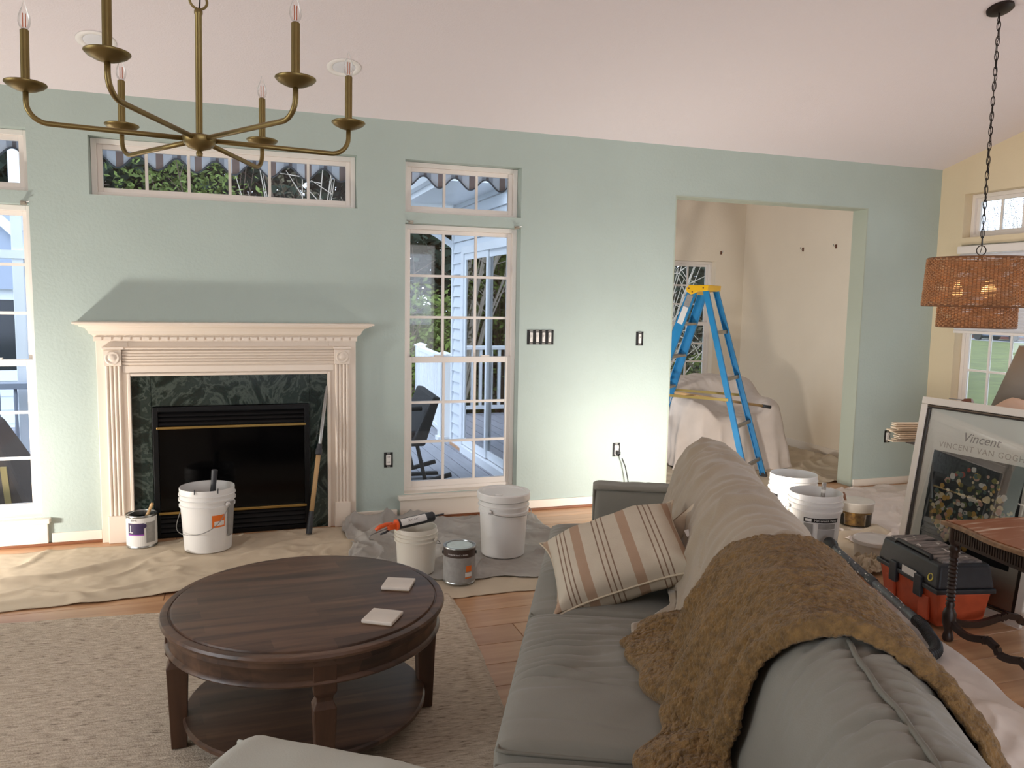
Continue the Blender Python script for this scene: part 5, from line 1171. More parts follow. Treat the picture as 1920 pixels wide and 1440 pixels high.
for z in (1.30, 1.02, 0.74, 0.46, 0.18):
    pts = []
    for side in (-1, 1):
        a, dr, L, _, _, _ = rails[side]; pts.append(a+dr*((ZT-z)/-dr.z))
    MB().beam(pts[0], pts[1], 0.078, 0.022).build('step', M_alu, la, bevel=0.003)
for z in (1.24, 0.86, 0.48, 0.16):
    pts = []
    for side in (-1, 1):
        a2, dr2 = rails[side][3], rails[side][4]; pts.append(a2+dr2*((ZT-z)/-dr2.z))
    MB().beam(pts[0], pts[1], 0.020, 0.030).build('rear_brace', M_alu, la, bevel=0.002)
capp = [(-0.100,1.575),(-0.060,1.548),(0.000,1.575),(0.082,1.582),(0.088,1.630),(-0.078,1.630),(-0.104,1.600)]
cp = MB().prism(capp, lambda a, b, d: lp(a, d, b), -0.172, 0.172).build('top_cap', M_yellow, la, bevel=0.006)
for a_, b_ in ((-0.078,1.602),(-0.048,1.572),(0.045,1.606)): MB().lathe([(0.006,0),(0.006,0.003),(0,0.003)], lp(a_, -0.172, b_), 10, -lw).build('rivet', M_bronzeclip, cp)
# long wooden pole lying on the covered chair
r = thing('wooden_pole', 'pale wooden roller pole lying across the sheet-covered chair', 'pole', (3.6, 0.9, 0.7))
q0, q1 = Vector((3.45, 0.62, 0.735)), Vector((4.35, 0.66, 0.595)); MB().tube([q0, q1], 0.012, 10).build('shaft', M_woodstick, r, smooth=True); MB().tube([q1, q1+(q1-q0).normalized()*0.09], 0.015, 10).build('threaded_end', M_darkgrey, r, smooth=True)

# ================================================================== TOOLBOX
tb0 = Vector((2.995, -2.505, 0.014)); tl = Vector((0.225, 0.974, 0)); tw = Vector((0.974, -0.225, 0)); TL, TW, TH = 0.47, 0.268, 0.300
tb = thing('toolbox', 'large orange toolbox with paint-spattered black lid', 'toolbox', tuple(tb0))
def tp(l, w, z): return tb0+tl*l+tw*w+Vector((0,0,z))
def slab(l0, l1, w0, w1, z0, z1, i=0.0, j=0.0):     # tapered box; i/j inset at bottom / top
    return MB().hexa([tp(l0+i,w0+i,z0), tp(l0+i,w1-i,z0), tp(l1-i,w1-i,z0), tp(l1-i,w0+i,z0)], [tp(l0+j,w0+j,z1), tp(l0+j,w1-j,z1), tp(l1-j,w1-j,z1), tp(l1-j,w0+j,z1)])
bd = slab(0, TL, 0, TW, 0.0, 0.170, 0.022, 0.0).build('box_body', M_toolorange, tb, bevel=0.012, seg=3)
for l in (0.06, 0.33): slab(l, l+0.07, -0.006, 0.012, 0.02, 0.13, 0.0, 0.0).build('side_rib', M_toolorange, bd, bevel=0.004)
for l in (0.10, 0.30): slab(l, l+0.055, -0.020, 0.0, 0.115, 0.215).build('latch', M_charcoal, tb, bevel=0.004)
slab(-0.012, TL+0.012, -0.012, TW+0.012, 0.165, 0.188).build('lid_rim', M_charcoal, tb, bevel=0.005)
ld_ = slab(-0.008, TL+0.008, -0.008, TW+0.008, 0.186, TH, 0.0, 0.018).build('lid', M_charcoal, tb, bevel=0.014, seg=3)
M_lidtop = mat('spattered_lid_top', (166,156,150), 0.6, rgb2=(60,60,64), vscale=11, stretch=(1,5,1), detail=5)
for k in range(4): slab(0.03+k*0.107, 0.03+k*0.107+0.100, 0.035, TW-0.035, TH-0.002, TH+0.010, 0, 0.005).build('lid_panel', M_lidtop, ld_, bevel=0.003)
for k in range(16): MB().obox(tp(0.12+k*0.017, 0.008+0.004, 0.238), tl*0.005, tw*0.006-Vector((0,0,0.0)), Vector((0,0,0.016))+tw*0.0045).build('vent_rib', M_cord, ld_)
MB().tube([tp(0.09, 0.02, TH-0.006), tp(0.10, 0.026, TH+0.012), tp(0.36, 0.026, TH+0.012), tp(0.37, 0.02, TH-0.006)], 0.010, 8).build('carry_handle', M_cord, tb, smooth=True)
MB().obox(tp(0.395, 0.0035, 0.224), tl*0.014, tw*0.001+Vector((0,0,0)), Vector((0,0,0.008))+tw*0.0022).build('maker_tag', M_labelwhite, ld_)
MB().tube([tp(0.055+0.016*math.cos(2*PI*k/16), -0.001+0.005*math.sin(2*PI*k/16), 0.228+0.016*math.sin(2*PI*k/16)) for k in range(16)], 0.0035, 6, closed=True).build('yellow_emblem', mat('yellow_print', (214,200,80), 0.5), ld_)
mb = MB(); slab_ = MB().obox(tp(0.20, -0.0135, 0.205), tl*0.055, tw*0.0015, Vector((0,0,0.016))).build('clear_tray', M_paintspat, ld_)
for k in range(34):
    l_, w_ = R_.uniform(0.0, TL), R_.uniform(0.0, TW); MB().obox(tp(l_, w_, TH+0.0085), tl*R_.uniform(0.003,0.02), tw*R_.uniform(0.001,0.004), Vector((0,0,0.002))).build('paint_splash', M_paintspat, ld_) if 0.03 < w_-0.03 < TW-0.1 and 0.04 < l_ < TL-0.04 else None

# ================================================================== VACUUM WAND AND HOSE
r = thing('vacuum_wand', 'paint-spattered grey vacuum wand with black hose beside the toolbox', 'vacuum hose', (2.9, -2.2, 0.0))
w0 = Vector((3.20, -1.575, 0.120)); w1 = Vector((2.855, -2.53, 0.085)); wd = (w1-w0).normalized(); wl_ = (w1-w0).length
MB().lathe([(0.0,-0.03),(0.030,-0.03),(0.034,-0.02),(0.034,0.03),(0.026,0.05),(0.020,0.07)], w0, 18, wd).build('wand_cuff', M_cloth_hose, r, smooth=True, angle=40)
MB().lathe([(0.0185,0.06),(0.0195,0.10),(0.0185,0.12),(0.0185,wl_*0.50)], w0, 18, wd).build('upper_tube', M_wand, r, smooth=True)
MB().lathe([(0.0185,wl_*0.50),(0.0235,wl_*0.505),(0.0235,wl_*0.58),(0.0195,wl_*0.59)], w0, 18, wd).build('joint_sleeve', M_charcoal, r, smooth=True, angle=40)
MB().lathe([(0.0195,wl_*0.59),(0.0195,wl_*0.90),(0.0225,wl_*0.905),(0.0225,wl_),(0.0,wl_)], w0, 18, wd).build('lower_tube', M_wand, r, smooth=True, angle=40)
path = [w1, w1+wd*0.06, Vector((2.818,-2.635,0.066)), Vector((2.780,-2.712,0.050)), Vector((2.712,-2.755,0.044)), Vector((2.61,-2.745,0.042)), Vector((2.52,-2.70,0.042)), Vector((2.44,-2.62,0.042)), Vector((2.37,-2.52,0.042)), Vector((2.35,-2.40,0.042)), Vector((2.40,-2.25,0.042)), Vector((2.55,-2.05,0.045)), Vector((2.75,-1.85,0.052)), Vector((2.95,-1.73,0.055)), Vector((3.10,-1.72,0.05)), Vector((3.20,-1.78,0.048))]
cp_ = []
P = [path[0]]+path+[path[-1]]
for i in range(1, len(P)-2):
    for k in range(14):
        t = k/14; cp_.append(0.5*((2*P[i])+(P[i+1]-P[i-1])*t+(2*P[i-1]-5*P[i]+4*P[i+1]-P[i+2])*t*t+(3*P[i]-P[i-1]-3*P[i+1]+P[i+2])*t**3))
MB().tube(cp_, [0.0245+0.0025*(k % 2) for k in range(len(cp_))], 12).build('ribbed_hose', M_cloth_hose, r)
mb = MB()
for k in range(46):
    t_ = R_.uniform(0.12, 0.96)*wl_; th = R_.uniform(0, 2*PI); sx = wd.cross(Vector((0,0,1))).normalized(); uu = sx.cross(wd); nrm = sx*math.cos(th)+uu*math.sin(th)
    mb.obox(w0+wd*t_+nrm*(0.0205 if not 0.5 < t_/wl_ < 0.59 else 0.0237), wd*R_.uniform(0.002,0.009), wd.cross(nrm)*R_.uniform(0.001,0.003), nrm*0.0006)
o = mb.build('paint_spots', M_paintspat, r); o['kind'] = 'stuff'

# ================================================================== FRAMED POSTER
fb = Vector((3.366, -1.883, 0.004)); fa = -1.495; fu = Vector((math.cos(fa), math.sin(fa), 0)); fnn = Vector((-math.sin(fa), math.cos(fa), 0)); le = 0.145
fup = fnn*math.sin(le)+Vector((0,0,math.cos(le))); fo = (fu.cross(fup)).normalized()
if fo.x > 0: fo = -fo
PWd, PHt = 0.718, 1.005
pf = thing('framed_poster', 'large white-framed flower poster leaning behind the toolbox', 'picture', tuple(fb))
def pp(u, v, d=0.0): return fb+fu*u+fup*v+fo*d
def pslab(u0, u1, v0, v1, d0, d1): return MB().hexa([pp(u0,v0,d0), pp(u1,v0,d0), pp(u1,v1,d0), pp(u0,v1,d0)], [pp(u0,v0,d1), pp(u1,v0,d1), pp(u1,v1,d1), pp(u0,v1,d1)])
fwid = 0.038
for a in ((0,PWd,0,fwid),(0,PWd,PHt-fwid,PHt),(0,fwid,fwid,PHt-fwid),(PWd-fwid,PWd,fwid,PHt-fwid)): pslab(a[0]+0.0003,a[1]-0.0003,a[2]+0.0003,a[3]-0.0003,0.0,0.022).build('frame_rail', M_framewhite, pf, bevel=0.004)
i0 = fwid; iw = 0.018
for a in ((i0,PWd-i0,i0,i0+iw),(i0,PWd-i0,PHt-i0-iw,PHt-i0),(i0,i0+iw,i0+iw,PHt-i0-iw),(PWd-i0-iw,PWd-i0,i0+iw,PHt-i0-iw)): pslab(a[0]+0.0003,a[1]-0.0003,a[2]+0.0003,a[3]-0.0003,0.002,0.018).build('inner_moulding', M_framedark, pf, bevel=0.003)
mb = MB()
for k in range(90):
    q = k/89
    for (u, v) in ((lerp(i0+0.007, PWd-i0-0.007, q), PHt-i0-0.007), (lerp(i0+0.007, PWd-i0-0.007, q), i0+0.007)): mb.obox(pp(u, v, 0.019), fu*0.0026, fup*0.0026, fo*0.002)
mb.build('beading', mat('bronze_beads', (118,100,80), 0.4), pf)
pslab(i0+iw, PWd-i0-iw, i0+iw, PHt-i0-iw, 0.003, 0.005).build('poster_sheet', M_posterpaper, pf)
ax0, ax1, av0, av1 = 0.112, 0.610, 0.235, 0.735
pslab(ax0, ax1, av0, av1, 0.0052, 0.0056).build('print_area', M_posterdark, pf)
fc = {'cream': (224,210,168), 'gold': (196,160,84), 'white': (214,212,200), 'green': (104,120,74), 'teal': (86,110,104), 'red': (176,84,66), 'olive': (128,124,72), 'rose': (196,160,140)}
bl = {k: MB() for k in fc}; rr_ = random.Random(5)
for k in range(330):
    a = rr_.random()*2*PI; q = rr_.random()**0.5; u = 0.365+0.22*q*math.cos(a); v = 0.475+0.20*q*math.sin(a)-0.02*(math.cos(a)**2)
    if not (ax0+0.015 < u < ax1-0.015 and av0+0.01 < v < av1-0.02): continue
    key = rr_.choice(['green','green','olive','teal','olive','cream','white','white','gold','rose','cream']); rad = rr_.uniform(0.005, 0.016) if key in ('green','olive','teal') else rr_.uniform(0.005, 0.019)
    if v > 0.62 and rr_.random() < 0.3 and u < 0.36: key = 'red'
    n = 8; d = 0.0058+0.00001*k; vs = [pp(u, v, d)]+[pp(u+rad*(0.8+0.3*rr_.random())*math.cos(2*PI*i/n), v+rad*(0.8+0.3*rr_.random())*math.sin(2*PI*i/n), d) for i in range(n)]
    bl[key].add(vs, [(0, i+1, (i+1) % n+1) for i in range(n)])
for k, m_ in bl.items():
    if m_.v: m_.build('printed_flowers', mat('print_'+k, fc[k], 0.6), pf)['label'] = 'printed '+k+' flowers'
def ptext(txt, size, u, v, m_, nm, sp=1.0, sk=0.0):
    vs, fs = text_mesh(txt, size, sp); MB().add([pp(u+a[0]+sk*a[1], v+a[1], 0.0057) for a in vs], fs).build(nm, m_, pf)
ptext('VINCENT VAN GOGH', 0.042, 0.365, 0.768, M_inkpale, 'printed_title', 1.15)
ptext('Vincent', 0.066, 0.365, 0.825, mat('soft_grey_print', (150,146,138), 0.7), 'printed_signature', 1.0, 0.25)
ptext('museum', 0.030, 0.36, 0.13, M_inkpale, 'printed_footer')
pslab(i0+iw*0.6, PWd-i0-iw*0.6, i0+iw*0.6, PHt-i0-iw*0.6, 0.0140, 0.0148).build('picture_glass', M_pictureglass, pf)
pslab(0.01, PWd-0.01, 0.01, PHt-0.01, -0.004, 0.0).build('backing_board', M_tilebase, pf)

# ================================================================== CARVED SIDE TABLE at the edge
AX = Vector((0.985, -0.17, 0)).normalized(); AY = Vector((-0.17, -0.985, 0)).normalized(); A0 = Vector((2.935, -2.545, 0)); ATZ = 0.545
at_ = thing('carved_side_table', 'antique dark carved side table with worn reddish top', 'side table', tuple(A0))
def ap(a, b, z): return A0+AX*a+AY*b+Vector((0,0,z))
AL, AW = 0.72, 0.60
def topo(g=0.0):
    pts = []; n = 18
    for (a0_, b0_, a1_, b1_) in ((0,0,AL,0),(AL,0,AL,AW),(AL,AW,0,AW),(0,AW,0,0)):
        for k in range(n):
            t = k/n; a, b = lerp(a0_,a1_,t), lerp(b0_,b1_,t); w = 0.022*math.sin(t*PI*2-PI/2)*math.sin(t*PI)-0.012*math.sin(t*PI)
            nx, ny = (b1_-b0_), -(a1_-a0_); l_ = math.hypot(nx, ny); pts.append((a-nx/l_*-1*(w)+(0), b-ny/l_*-1*(w)))
    c = (AL/2, AW/2); return [(c[0]+(a-c[0])*(1-g), c[1]+(b-c[1])*(1-g)) for a, b in pts]
MB().prism(topo(0.04), lambda a, b, d: ap(a, b, d), ATZ-0.004, ATZ).build('table_top', M_wornwood, at_)
MB().prism(topo(0.0), lambda a, b, d: ap(a, b, d), ATZ-0.024, ATZ-0.004).build('top_edge', M_wornedge, at_, bevel=0.004)
for (a0_, b0_, a1_, b1_) in ((0.03,0.035,AL-0.03,0.035),(AL-0.035,0.035,AL-0.035,AW-0.035),(0.03,AW-0.035,AL-0.03,AW-0.035),(0.035,0.035,0.035,AW-0.035)):
    a = ap(a0_, b0_, ATZ-0.058); b = ap(a1_, b1_, ATZ-0.058); o = MB().beam(a, b, 0.016, 0.066).build('apron', M_darkwood, at_)
    n = 38; mb = MB(); d = (b-a).normalized(); sd = d.cross(Vector((0,0,1)))
    for k in range(n):
        c_ = a+(b-a)*((k+0.5)/n)
        for s in (-1, 1): mb.obox(c_+sd*(s*0.010)+Vector((0,0,0.004)), d*0.0042, sd*0.003, Vector((0,0,0.022)))
    mb.build('carved_fluting', M_darkwood, o)
lp_ = [(0.0,0.0),(0.020,0.0),(0.024,0.012),(0.020,0.030),(0.016,0.045),(0.022,0.060),(0.028,0.080),(0.028,0.125),(0.022,0.140),(0.016,0.150),(0.020,0.165)]
for k in range(12): lp_ += [(0.0145,0.178+k*0.018),(0.0195,0.187+k*0.018)]
lp_ += [(0.016,0.400),(0.024,0.412),(0.024,0.425),(0.018,0.435),(0.026,0.450),(0.026,ATZ-0.0245)]
for a, b in ((0.045,0.045),(AL-0.045,0.045),(AL-0.045,AW-0.045),(0.045,AW-0.045)): MB().lathe(lp_, ap(a, b, 0.006), 18).build('turned_leg', M_darkwood, at_, smooth=True, angle=50)
def stretch(a0_, b0_, a1_, b1_):
    pts = []
    for k in range(41):
        t = k/40; pts.append(ap(lerp(a0_,a1_,t), lerp(b0_,b1_,t), 0.098-0.026*abs(math.sin(t*PI*2.5))+(0.02 if abs(t-0.5) < 0.06 else 0)))
    mb = MB()
    for q, q2 in zip(pts[:-1], pts[1:]): mb.beam(q, q2+(q2-q)*0.1, 0.020, 0.028)
    mb.build('wavy_stretcher', M_darkwood, at_)
stretch(0.045,0.045,AL-0.045,0.045); stretch(0.045,0.045,0.045,AW-0.045); stretch(0.045,AW-0.045,AL-0.045,AW-0.045)

# ================================================================== DINING TABLE behind the poster, with things piled on it
dt = thing('dining_table', 'dark wooden dining table mostly hidden behind the poster', 'table', (4.3, -2.12, 0))
TZ2 = 0.722
MB().box(3.66, 4.92, -2.62, -1.61, TZ2-0.03, TZ2).build('table_top', M_darkwood, dt, bevel=0.006)
MB().box(3.70, 4.86, -2.58, -1.65, TZ2-0.115, TZ2-0.031).build('apron', M_darkwood, dt)
for x in (4.08, 4.72):
    for yq in (-2.45, -1.95): MB().box(x-0.035, x+0.035, yq-0.035, yq+0.035, 0.006, TZ2-0.116).build('leg', M_darkwood, dt, bevel=0.005)
for k in range(11):  # stack of loose window-blind slats
    yk = -1.74+R_.uniform(-0.015, 0.015); o = MB().obox((0,0,0), Vector((0.34,0.02,0)), Vector((-0.0015,0.026,0)), Vector((0,0,0.0032))).build('blind_slat', M_slat, None, bevel=0.001)
    o.location = (3.825+R_.uniform(-0.02,0.02)+0.003*k, yk, TZ2+0.0045+k*0.0092); o.rotation_euler = (0, R_.uniform(-0.004,0.0), R_.uniform(-0.07,0.07)-0.25)
    tag(o, 'topmost cream blind slat of the stack on the dining table end' if k == 10 else 'bottom cream blind slat of the stack, lying on the dining table' if k == 0 else 'cream blind slat within the stack on the dining table end', 'blind slat', 'stacked cream blind slats on the dining table')
def pinkf(u, v):
    x = lerp(3.70, 4.60, u); y = lerp(-2.58, -1.84, v); e = min(u, 1-u, v, 1-v); h = 0.31*min(1, e*4.5)**0.6*(0.75+0.35*fn(x*4, y*4, 6))+0.012*math.sin(x*30+y*20+3*fn(x*3, y*3, 1))
    return (x+0.02*fn(y*6, x*6, 1), y+0.02*fn(x*6, y*6, 2), TZ2+0.006+max(0, h))
tag(MB().grid(pinkf, 70, 60).build('folded_sheet', M_canvas_pink, None, smooth=True), 'pinkish sheet heaped on the dining table behind the poster', 'sheet')
r = thing('lamp_shade', 'taupe grey fabric lampshade standing on the dining table', 'lampshade', (4.14, -2.02, TZ2+0.20), local=True)
# a cone-shaped shade with its two wire rims, resting on the sheet
MB().shell([(0.21,0.0),(0.10,0.34)], (0,0,0.01), 40).build('shade_fabric', M_greyshade, r, smooth=True, solid=0.004)
for rr, zz in ((0.21,0.01),(0.10,0.35)): MB().tube([(rr*math.cos(2*PI*k/40), rr*math.sin(2*PI*k/40), zz) for k in range(40)], 0.004, 6, closed=True).build('rim', M_greyshade, r, smooth=True)
r = thing('spring_clip', 'rusty brown spring clip on the top edge of the poster frame', 'clip', tuple(pp(0.27, PHt+0.004, 0.01)))
MB().hexa([pp(0.225,PHt+0.001,0.0), pp(0.285,PHt+0.001,0.0), pp(0.285,PHt+0.001,0.02), pp(0.225,PHt+0.001,0.02)], [pp(0.240,PHt+0.016,0.004), pp(0.275,PHt+0.020,0.004), pp(0.275,PHt+0.020,0.016), pp(0.240,PHt+0.016,0.016)]).build('jaw', M_bronzeclip, r)
MB().tube([pp(0.235,PHt+0.008,0.01), pp(0.15,PHt+0.006,0.012)], 0.0025, 6).build('wire_arm', M_wire, r)

# ------------------------------------------------------------------ cellular shade on the side-wall window
r = thing('window_shade', 'white pleated shade lowered over the side-wall window', 'blind', (XR, -0.67, 1.30))
MB().box(XR-0.055, XR-0.002, -1.09, -0.245, 1.905, 1.965).build('headrail', M_vinyl, r, bevel=0.006)
pl = []; zt_, zb_ = 1.903, 1.300; n = 24
mb = MB()
for k in range(n):
    za, zb = lerp(zt_, zb_, k/n), lerp(zt_, zb_, (k+1)/n); zm = (za+zb)/2
    MB().prism([(XR-0.028,za),(XR-0.040,zm),(XR-0.028,zb),(XR-0.016,zm)], lambda a, b, d: (a, d, b), -1.080, -0.255).build('pleat', M_blind, r)
MB().box(XR-0.042, XR-0.014, -1.082, -0.253, zb_-0.022, zb_).build('bottom_rail', M_vinyl, r, bevel=0.004)

# ================================================================== OUTDOORS
DZ = -0.03
mb = MB(); mb.box(-60, 5.0, 5.15, 60, -0.95, -0.9); mb.box(-60, -3.6, -30, 5.15, -0.95, -0.9); mb.box(5.0, 90, -60, 60, -0.70, -0.65)
tag(mb.build('ground_lawn', M_lawn), 'green lawn around the house', 'lawn', kind='structure')
dk = thing('deck', 'wet grey composite deck outside the windows', 'deck', (0, 0, DZ), kind='structure', local=True)
bw = 0.14; k = 0; x = -3.4; bo = None
while x < FX0-0.16:
    o = MB().box(0, bw-0.006, WT+0.012, 4.95, -0.03, 0).build('deck_board', M_deck, dk, bevel=0.002, seg=1) if bo is None else bo.copy()
    if bo is None: bo = o
    else: COL.objects.link(o)
    o.parent = dk; o.location = (x, 0, 0); x += bw; k += 1
MB().box(-3.4, FX0-0.16, WT+0.012, 4.95, -0.25, -0.031).build('deck_frame', M_bark, dk)
# wing of the house : lap siding, corner post, sliding door, soffit, downspout
wg = thing('house_wing', 'white clapboard wing of the house beside the deck', 'building', (2.2, 2.82, 0))
Xw = FX0-0.104; Y0, Y1 = WT+0.004, FY1+WT; DY0, DY1, DT = 0.80, 2.46, 1.985
z = DZ+0.02; e_ = 0.108; pitchz = 0.108
while z < 2.42:
    z2 = min(z+pitchz, 2.42)
    for (a, b) in (((DY1, Y1-0.036),) if z2 <= DT else ((Y0, Y1-0.036),)):
        MB().hexa([(Xw,a,z+0.004),(Xw,b,z+0.004),(Xw-0.026,b,z+0.004),(Xw-0.026,a,z+0.004)], [(Xw,a,z2),(Xw,b,z2),(Xw-0.004,b,z2),(Xw-0.004,a,z2)]).build('siding_board', M_siding, wg)
    z = z2
MB().box(Xw-0.03, Xw+0.06, Y1-0.035, Y1+0.02, DZ, 2.42).build('corner_post', M_pvc, wg)
sd = MB().box(Xw-0.035, Xw+0.02, DY1-0.09, DY1-0.001, DZ, DT-0.001).box(Xw-0.035, Xw+0.02, DY0, DY0+0.06, DZ, DT-0.001).box(Xw-0.035, Xw+0.02, DY0+0.06, DY1-0.09, DT-0.07, DT-0.001).box(Xw-0.05, Xw+0.02, DY0+0.06, DY1-0.09, DZ, DZ+0.07).build('sliding_door_frame', M_pvc, wg)
ym = (DY0+DY1)/2-0.02
mb = MB()
for (a, b, w) in ((ym, DY1-0.09, 0.0), (DY0+0.06, ym+0.05, 0.018)):
    mb.box(Xw-0.02+w, Xw+w, a, a+0.05, 0.05, DT-0.07).box(Xw-0.02+w, Xw+w, b-0.05, b, 0.05, DT-0.07).box(Xw-0.02+w, Xw+w, a+0.05, b-0.05, 0.05, 0.12).box(Xw-0.02+w, Xw+w, a+0.05, b-0.05, DT-0.13, DT-0.07)
mb.build('door_stile', M_pvc, sd)
M_doorglass = glass_mat('sliding_door_glass', (0.80,0.84,0.84), 0.12)
MB().box(Xw-0.012, Xw-0.008, ym+0.05, DY1-0.14, 0.12, DT-0.13).build('door_pane', M_doorglass, sd); MB().box(Xw+0.006, Xw+0.010, DY0+0.11, ym, 0.12, DT-0.13).build('door_pane', M_doorglass, sd)
for q in range(16): MB().box(Xw+0.110, Xw+0.113, DY0+0.05+q*0.056, DY0+0.05+q*0.056+0.05, 0.06, DT-0.06).build('vertical_blind', M_curtain_dark, wg)
mb = MB(); mb.box(1.62, XR+0.3, Y1+0.03, Y1+0.45, 2.42, 2.46); mb.box(1.62, Xw+0.02, Y0+1.0, Y1+0.03, 2.42, 2.46); mb.build('soffit', M_pvc, wg)
MB().box(1.585, 1.62, Y0+1.0, Y1+0.45, 2.40, 2.56).build('fascia', M_pvc, wg)
MB().prism([(1.58,2.545),(1.50,2.545),(1.485,2.50),(1.52,2.45),(1.58,2.45)], lambda a, b, d: (a, d, b), Y0+1.0, Y1+0.50).build('gutter', M_pvc, wg)
pts = [(1.53,2.78,2.45),(1.53,2.78,2.38),(1.56,2.79,2.32),(1.70,2.80,2.24),(1.95,2.82,2.12),(2.12,2.84,2.02),(2.16,2.85,1.95),(2.16,2.85,1.2)]
mb = MB()
for a, b in zip(pts[:-1], pts[1:]): mb.beam(a, Vector(b)+(Vector(b)-Vector(a))*0.04, 0.065, 0.05)
mb.build('downspout', M_pvc, wg, bevel=0.008)
MB().hexa([(1.50,Y0+1.0,2.56),(XR+0.3,Y0+1.0,2.81),(XR+0.3,Y1+0.5,2.81),(1.50,Y1+0.5,2.56)], [(1.50,Y0+1.0,2.60),(XR+0.3,Y0+1.0,2.86),(XR+0.3,Y1+0.5,2.86),(1.50,Y1+0.5,2.60)]).build('roof', M_roof, wg)
# retractable awning with a scalloped striped edge
aw_o = thing('awning', 'striped fabric awning with scalloped edge outside the transom windows', 'awning', (0, 0.45, 2.337), local=True)
M_aw = stripe_mat('striped_awning_cloth', (240,242,248), aw, 0, 0.85, 0.1)
def valb(x): return -0.042-0.039*math.cos(2*PI*(x+0.45)/0.229)
MB().grid(lambda u, v: (lerp(-2.6, 2.35, u), 0.0, lerp(0.235, valb(lerp(-2.6, 2.35, u)), v)), 400, 8).build('valance', M_aw, aw_o, smooth=True, solid=0.003)
MB().tube([(lerp(-2.6,2.35,k/400), 0, valb(lerp(-2.6,2.35,k/400))) for k in range(401)], 0.006, 6).build('edge_binding', mat('grey_binding', (92,98,104), 0.8), aw_o, smooth=True)
MB().box(-2.6, 2.35, -0.025, 0.025, 0.235, 0.285).build('front_bar', M_pvc, aw_o)
MB().hexa([(-2.6,-0.29,0.42),(2.35,-0.29,0.42),(2.35,0.0,0.286),(-2.6,0.0,0.286)], [(-2.6,-0.29,0.424),(2.35,-0.29,0.424),(2.35,0.0,0.290),(-2.6,0.0,0.290)]).build('awning_cloth', M_aw, aw_o)
# railing round the deck
def railing(name, label, a, b, zt, n, posts=True, m=M_pvc, turned=False):
    a = Vector(a); b = Vector(b); r = thing(name, label, 'railing', tuple(a)); d = (b-a)
    MB().beam(a+Vector((0,0,zt)), b+Vector((0,0,zt)), 0.075, 0.05).build('top_rail', m, r, bevel=0.006); MB().beam(a+Vector((0,0,0.09)), b+Vector((0,0,0.09)), 0.05, 0.045).build('bottom_rail', m, r)
    for k in range(1, n):
        q = a+d*(k/n)
        if turned: MB().lathe([(0.012,0.11),(0.016,0.2),(0.011,0.26),(0.017,0.36),(0.012,0.5),(0.016,zt-0.12),(0.012,zt-0.02)], q, 10).build('baluster', m, r, smooth=True)
        else: MB().obox(q+Vector((0,0,(zt+0.11)/2)), Vector((0.018,0,0)), Vector((0,0.018,0)), Vector((0,0,(zt-0.11)/2))).build('baluster', m, r)
    if posts:
        for q in (a, b):
            MB().obox(q+Vector((0,0,zt/2+0.02)), Vector((0.055,0,0)), Vector((0,0.055,0)), Vector((0,0,zt/2+0.02))).build('post', m, r, bevel=0.004)
            MB().lathe([(0.0,zt+0.075),(0.05,zt+0.06),(0.085,zt+0.045),(0.085,zt+0.035),(0.0,zt+0.034)], q, 4).build('post_cap', m, r)
            MB().obox(q+Vector((0,0,0.02)), Vector((0.075,0,0)), Vector((0,0.075,0)), Vector((0,0,0.02))).build('post_base', m, r)
railing('deck_railing', 'white deck railing running out from the corner of the house', (2.10,3.10,DZ), (2.22,4.80,DZ), 0.88, 17)
railing('deck_railing', 'white deck railing along the far edge of the deck', (0.75,4.88,DZ), (2.08,4.88,DZ), 0.88, 12, posts=False)
railing('grey_railing', 'grey rail with turned balusters outside the window at the edge', (-3.1,2.05,DZ), (-1.42,2.05,DZ), 0.76, 14, posts=False, m=mat('weathered_grey_paint', (150,158,172), 0.6), turned=True)
# porch post and beam outside the edge window
r = thing('porch_post', 'white porch post with crossbeam outside the window at the edge', 'post', (-1.62, 2.02, DZ))
MB().box(-1.665, -1.585, 2.14, 2.22, DZ, 2.9).build('shaft', M_pvc, r, bevel=0.006); MB().box(-3.2, -1.40, 2.13, 2.23, 1.735, 1.80).build('crossbeam', M_pvc, r)
MB().prism([(-1.585,2.15),(-1.585,1.95),(-1.52,2.08),(-1.42,2.15)], lambda a, b, d: (a, d, b), 2.15, 2.21).build('corner_bracket', M_pvc, r)
MB().hexa([(-3.2,2.08,2.32),(-1.35,2.08,2.20),(-1.35,2.30,2.20),(-3.2,2.30,2.32)], [(-3.2,2.08,2.46),(-1.35,2.08,2.26),(-1.35,2.30,2.26),(-3.2,2.30,2.46)]).build('eave_board', M_pvc, r)
# covered grill
r = thing('covered_grill', 'brown waterproof cover over patio furniture outside the edge window', 'cover', (-1.9, 1.15, DZ))
MB().add([(-2.4,0.75,DZ),(-1.28,0.75,DZ),(-1.28,1.55,DZ),(-2.4,1.55,DZ),(-2.2,0.95,0.62),(-1.58,0.95,0.60),(-1.58,1.35,0.60),(-2.2,1.35,0.62)], [(0,3,2,1),(4,5,6,7),(0,1,5,4),(1,2,6,5),(2,3,7,6),(3,0,4,7)]).build('cover', M_cover, r, bevel=0.05, seg=3)
for x in (-1.62, -1.45): MB().obox((x, 0.842 if x < -1.5 else 0.80, 0.22 if x < -1.5 else 0.14), Vector((0.018,0,0)), Vector((0,0.006,0.002)), Vector((-0.03,0.055,0.19))*0.9).build('tan_strap', mat('tan_strap', (156,136,86), 0.7), r)
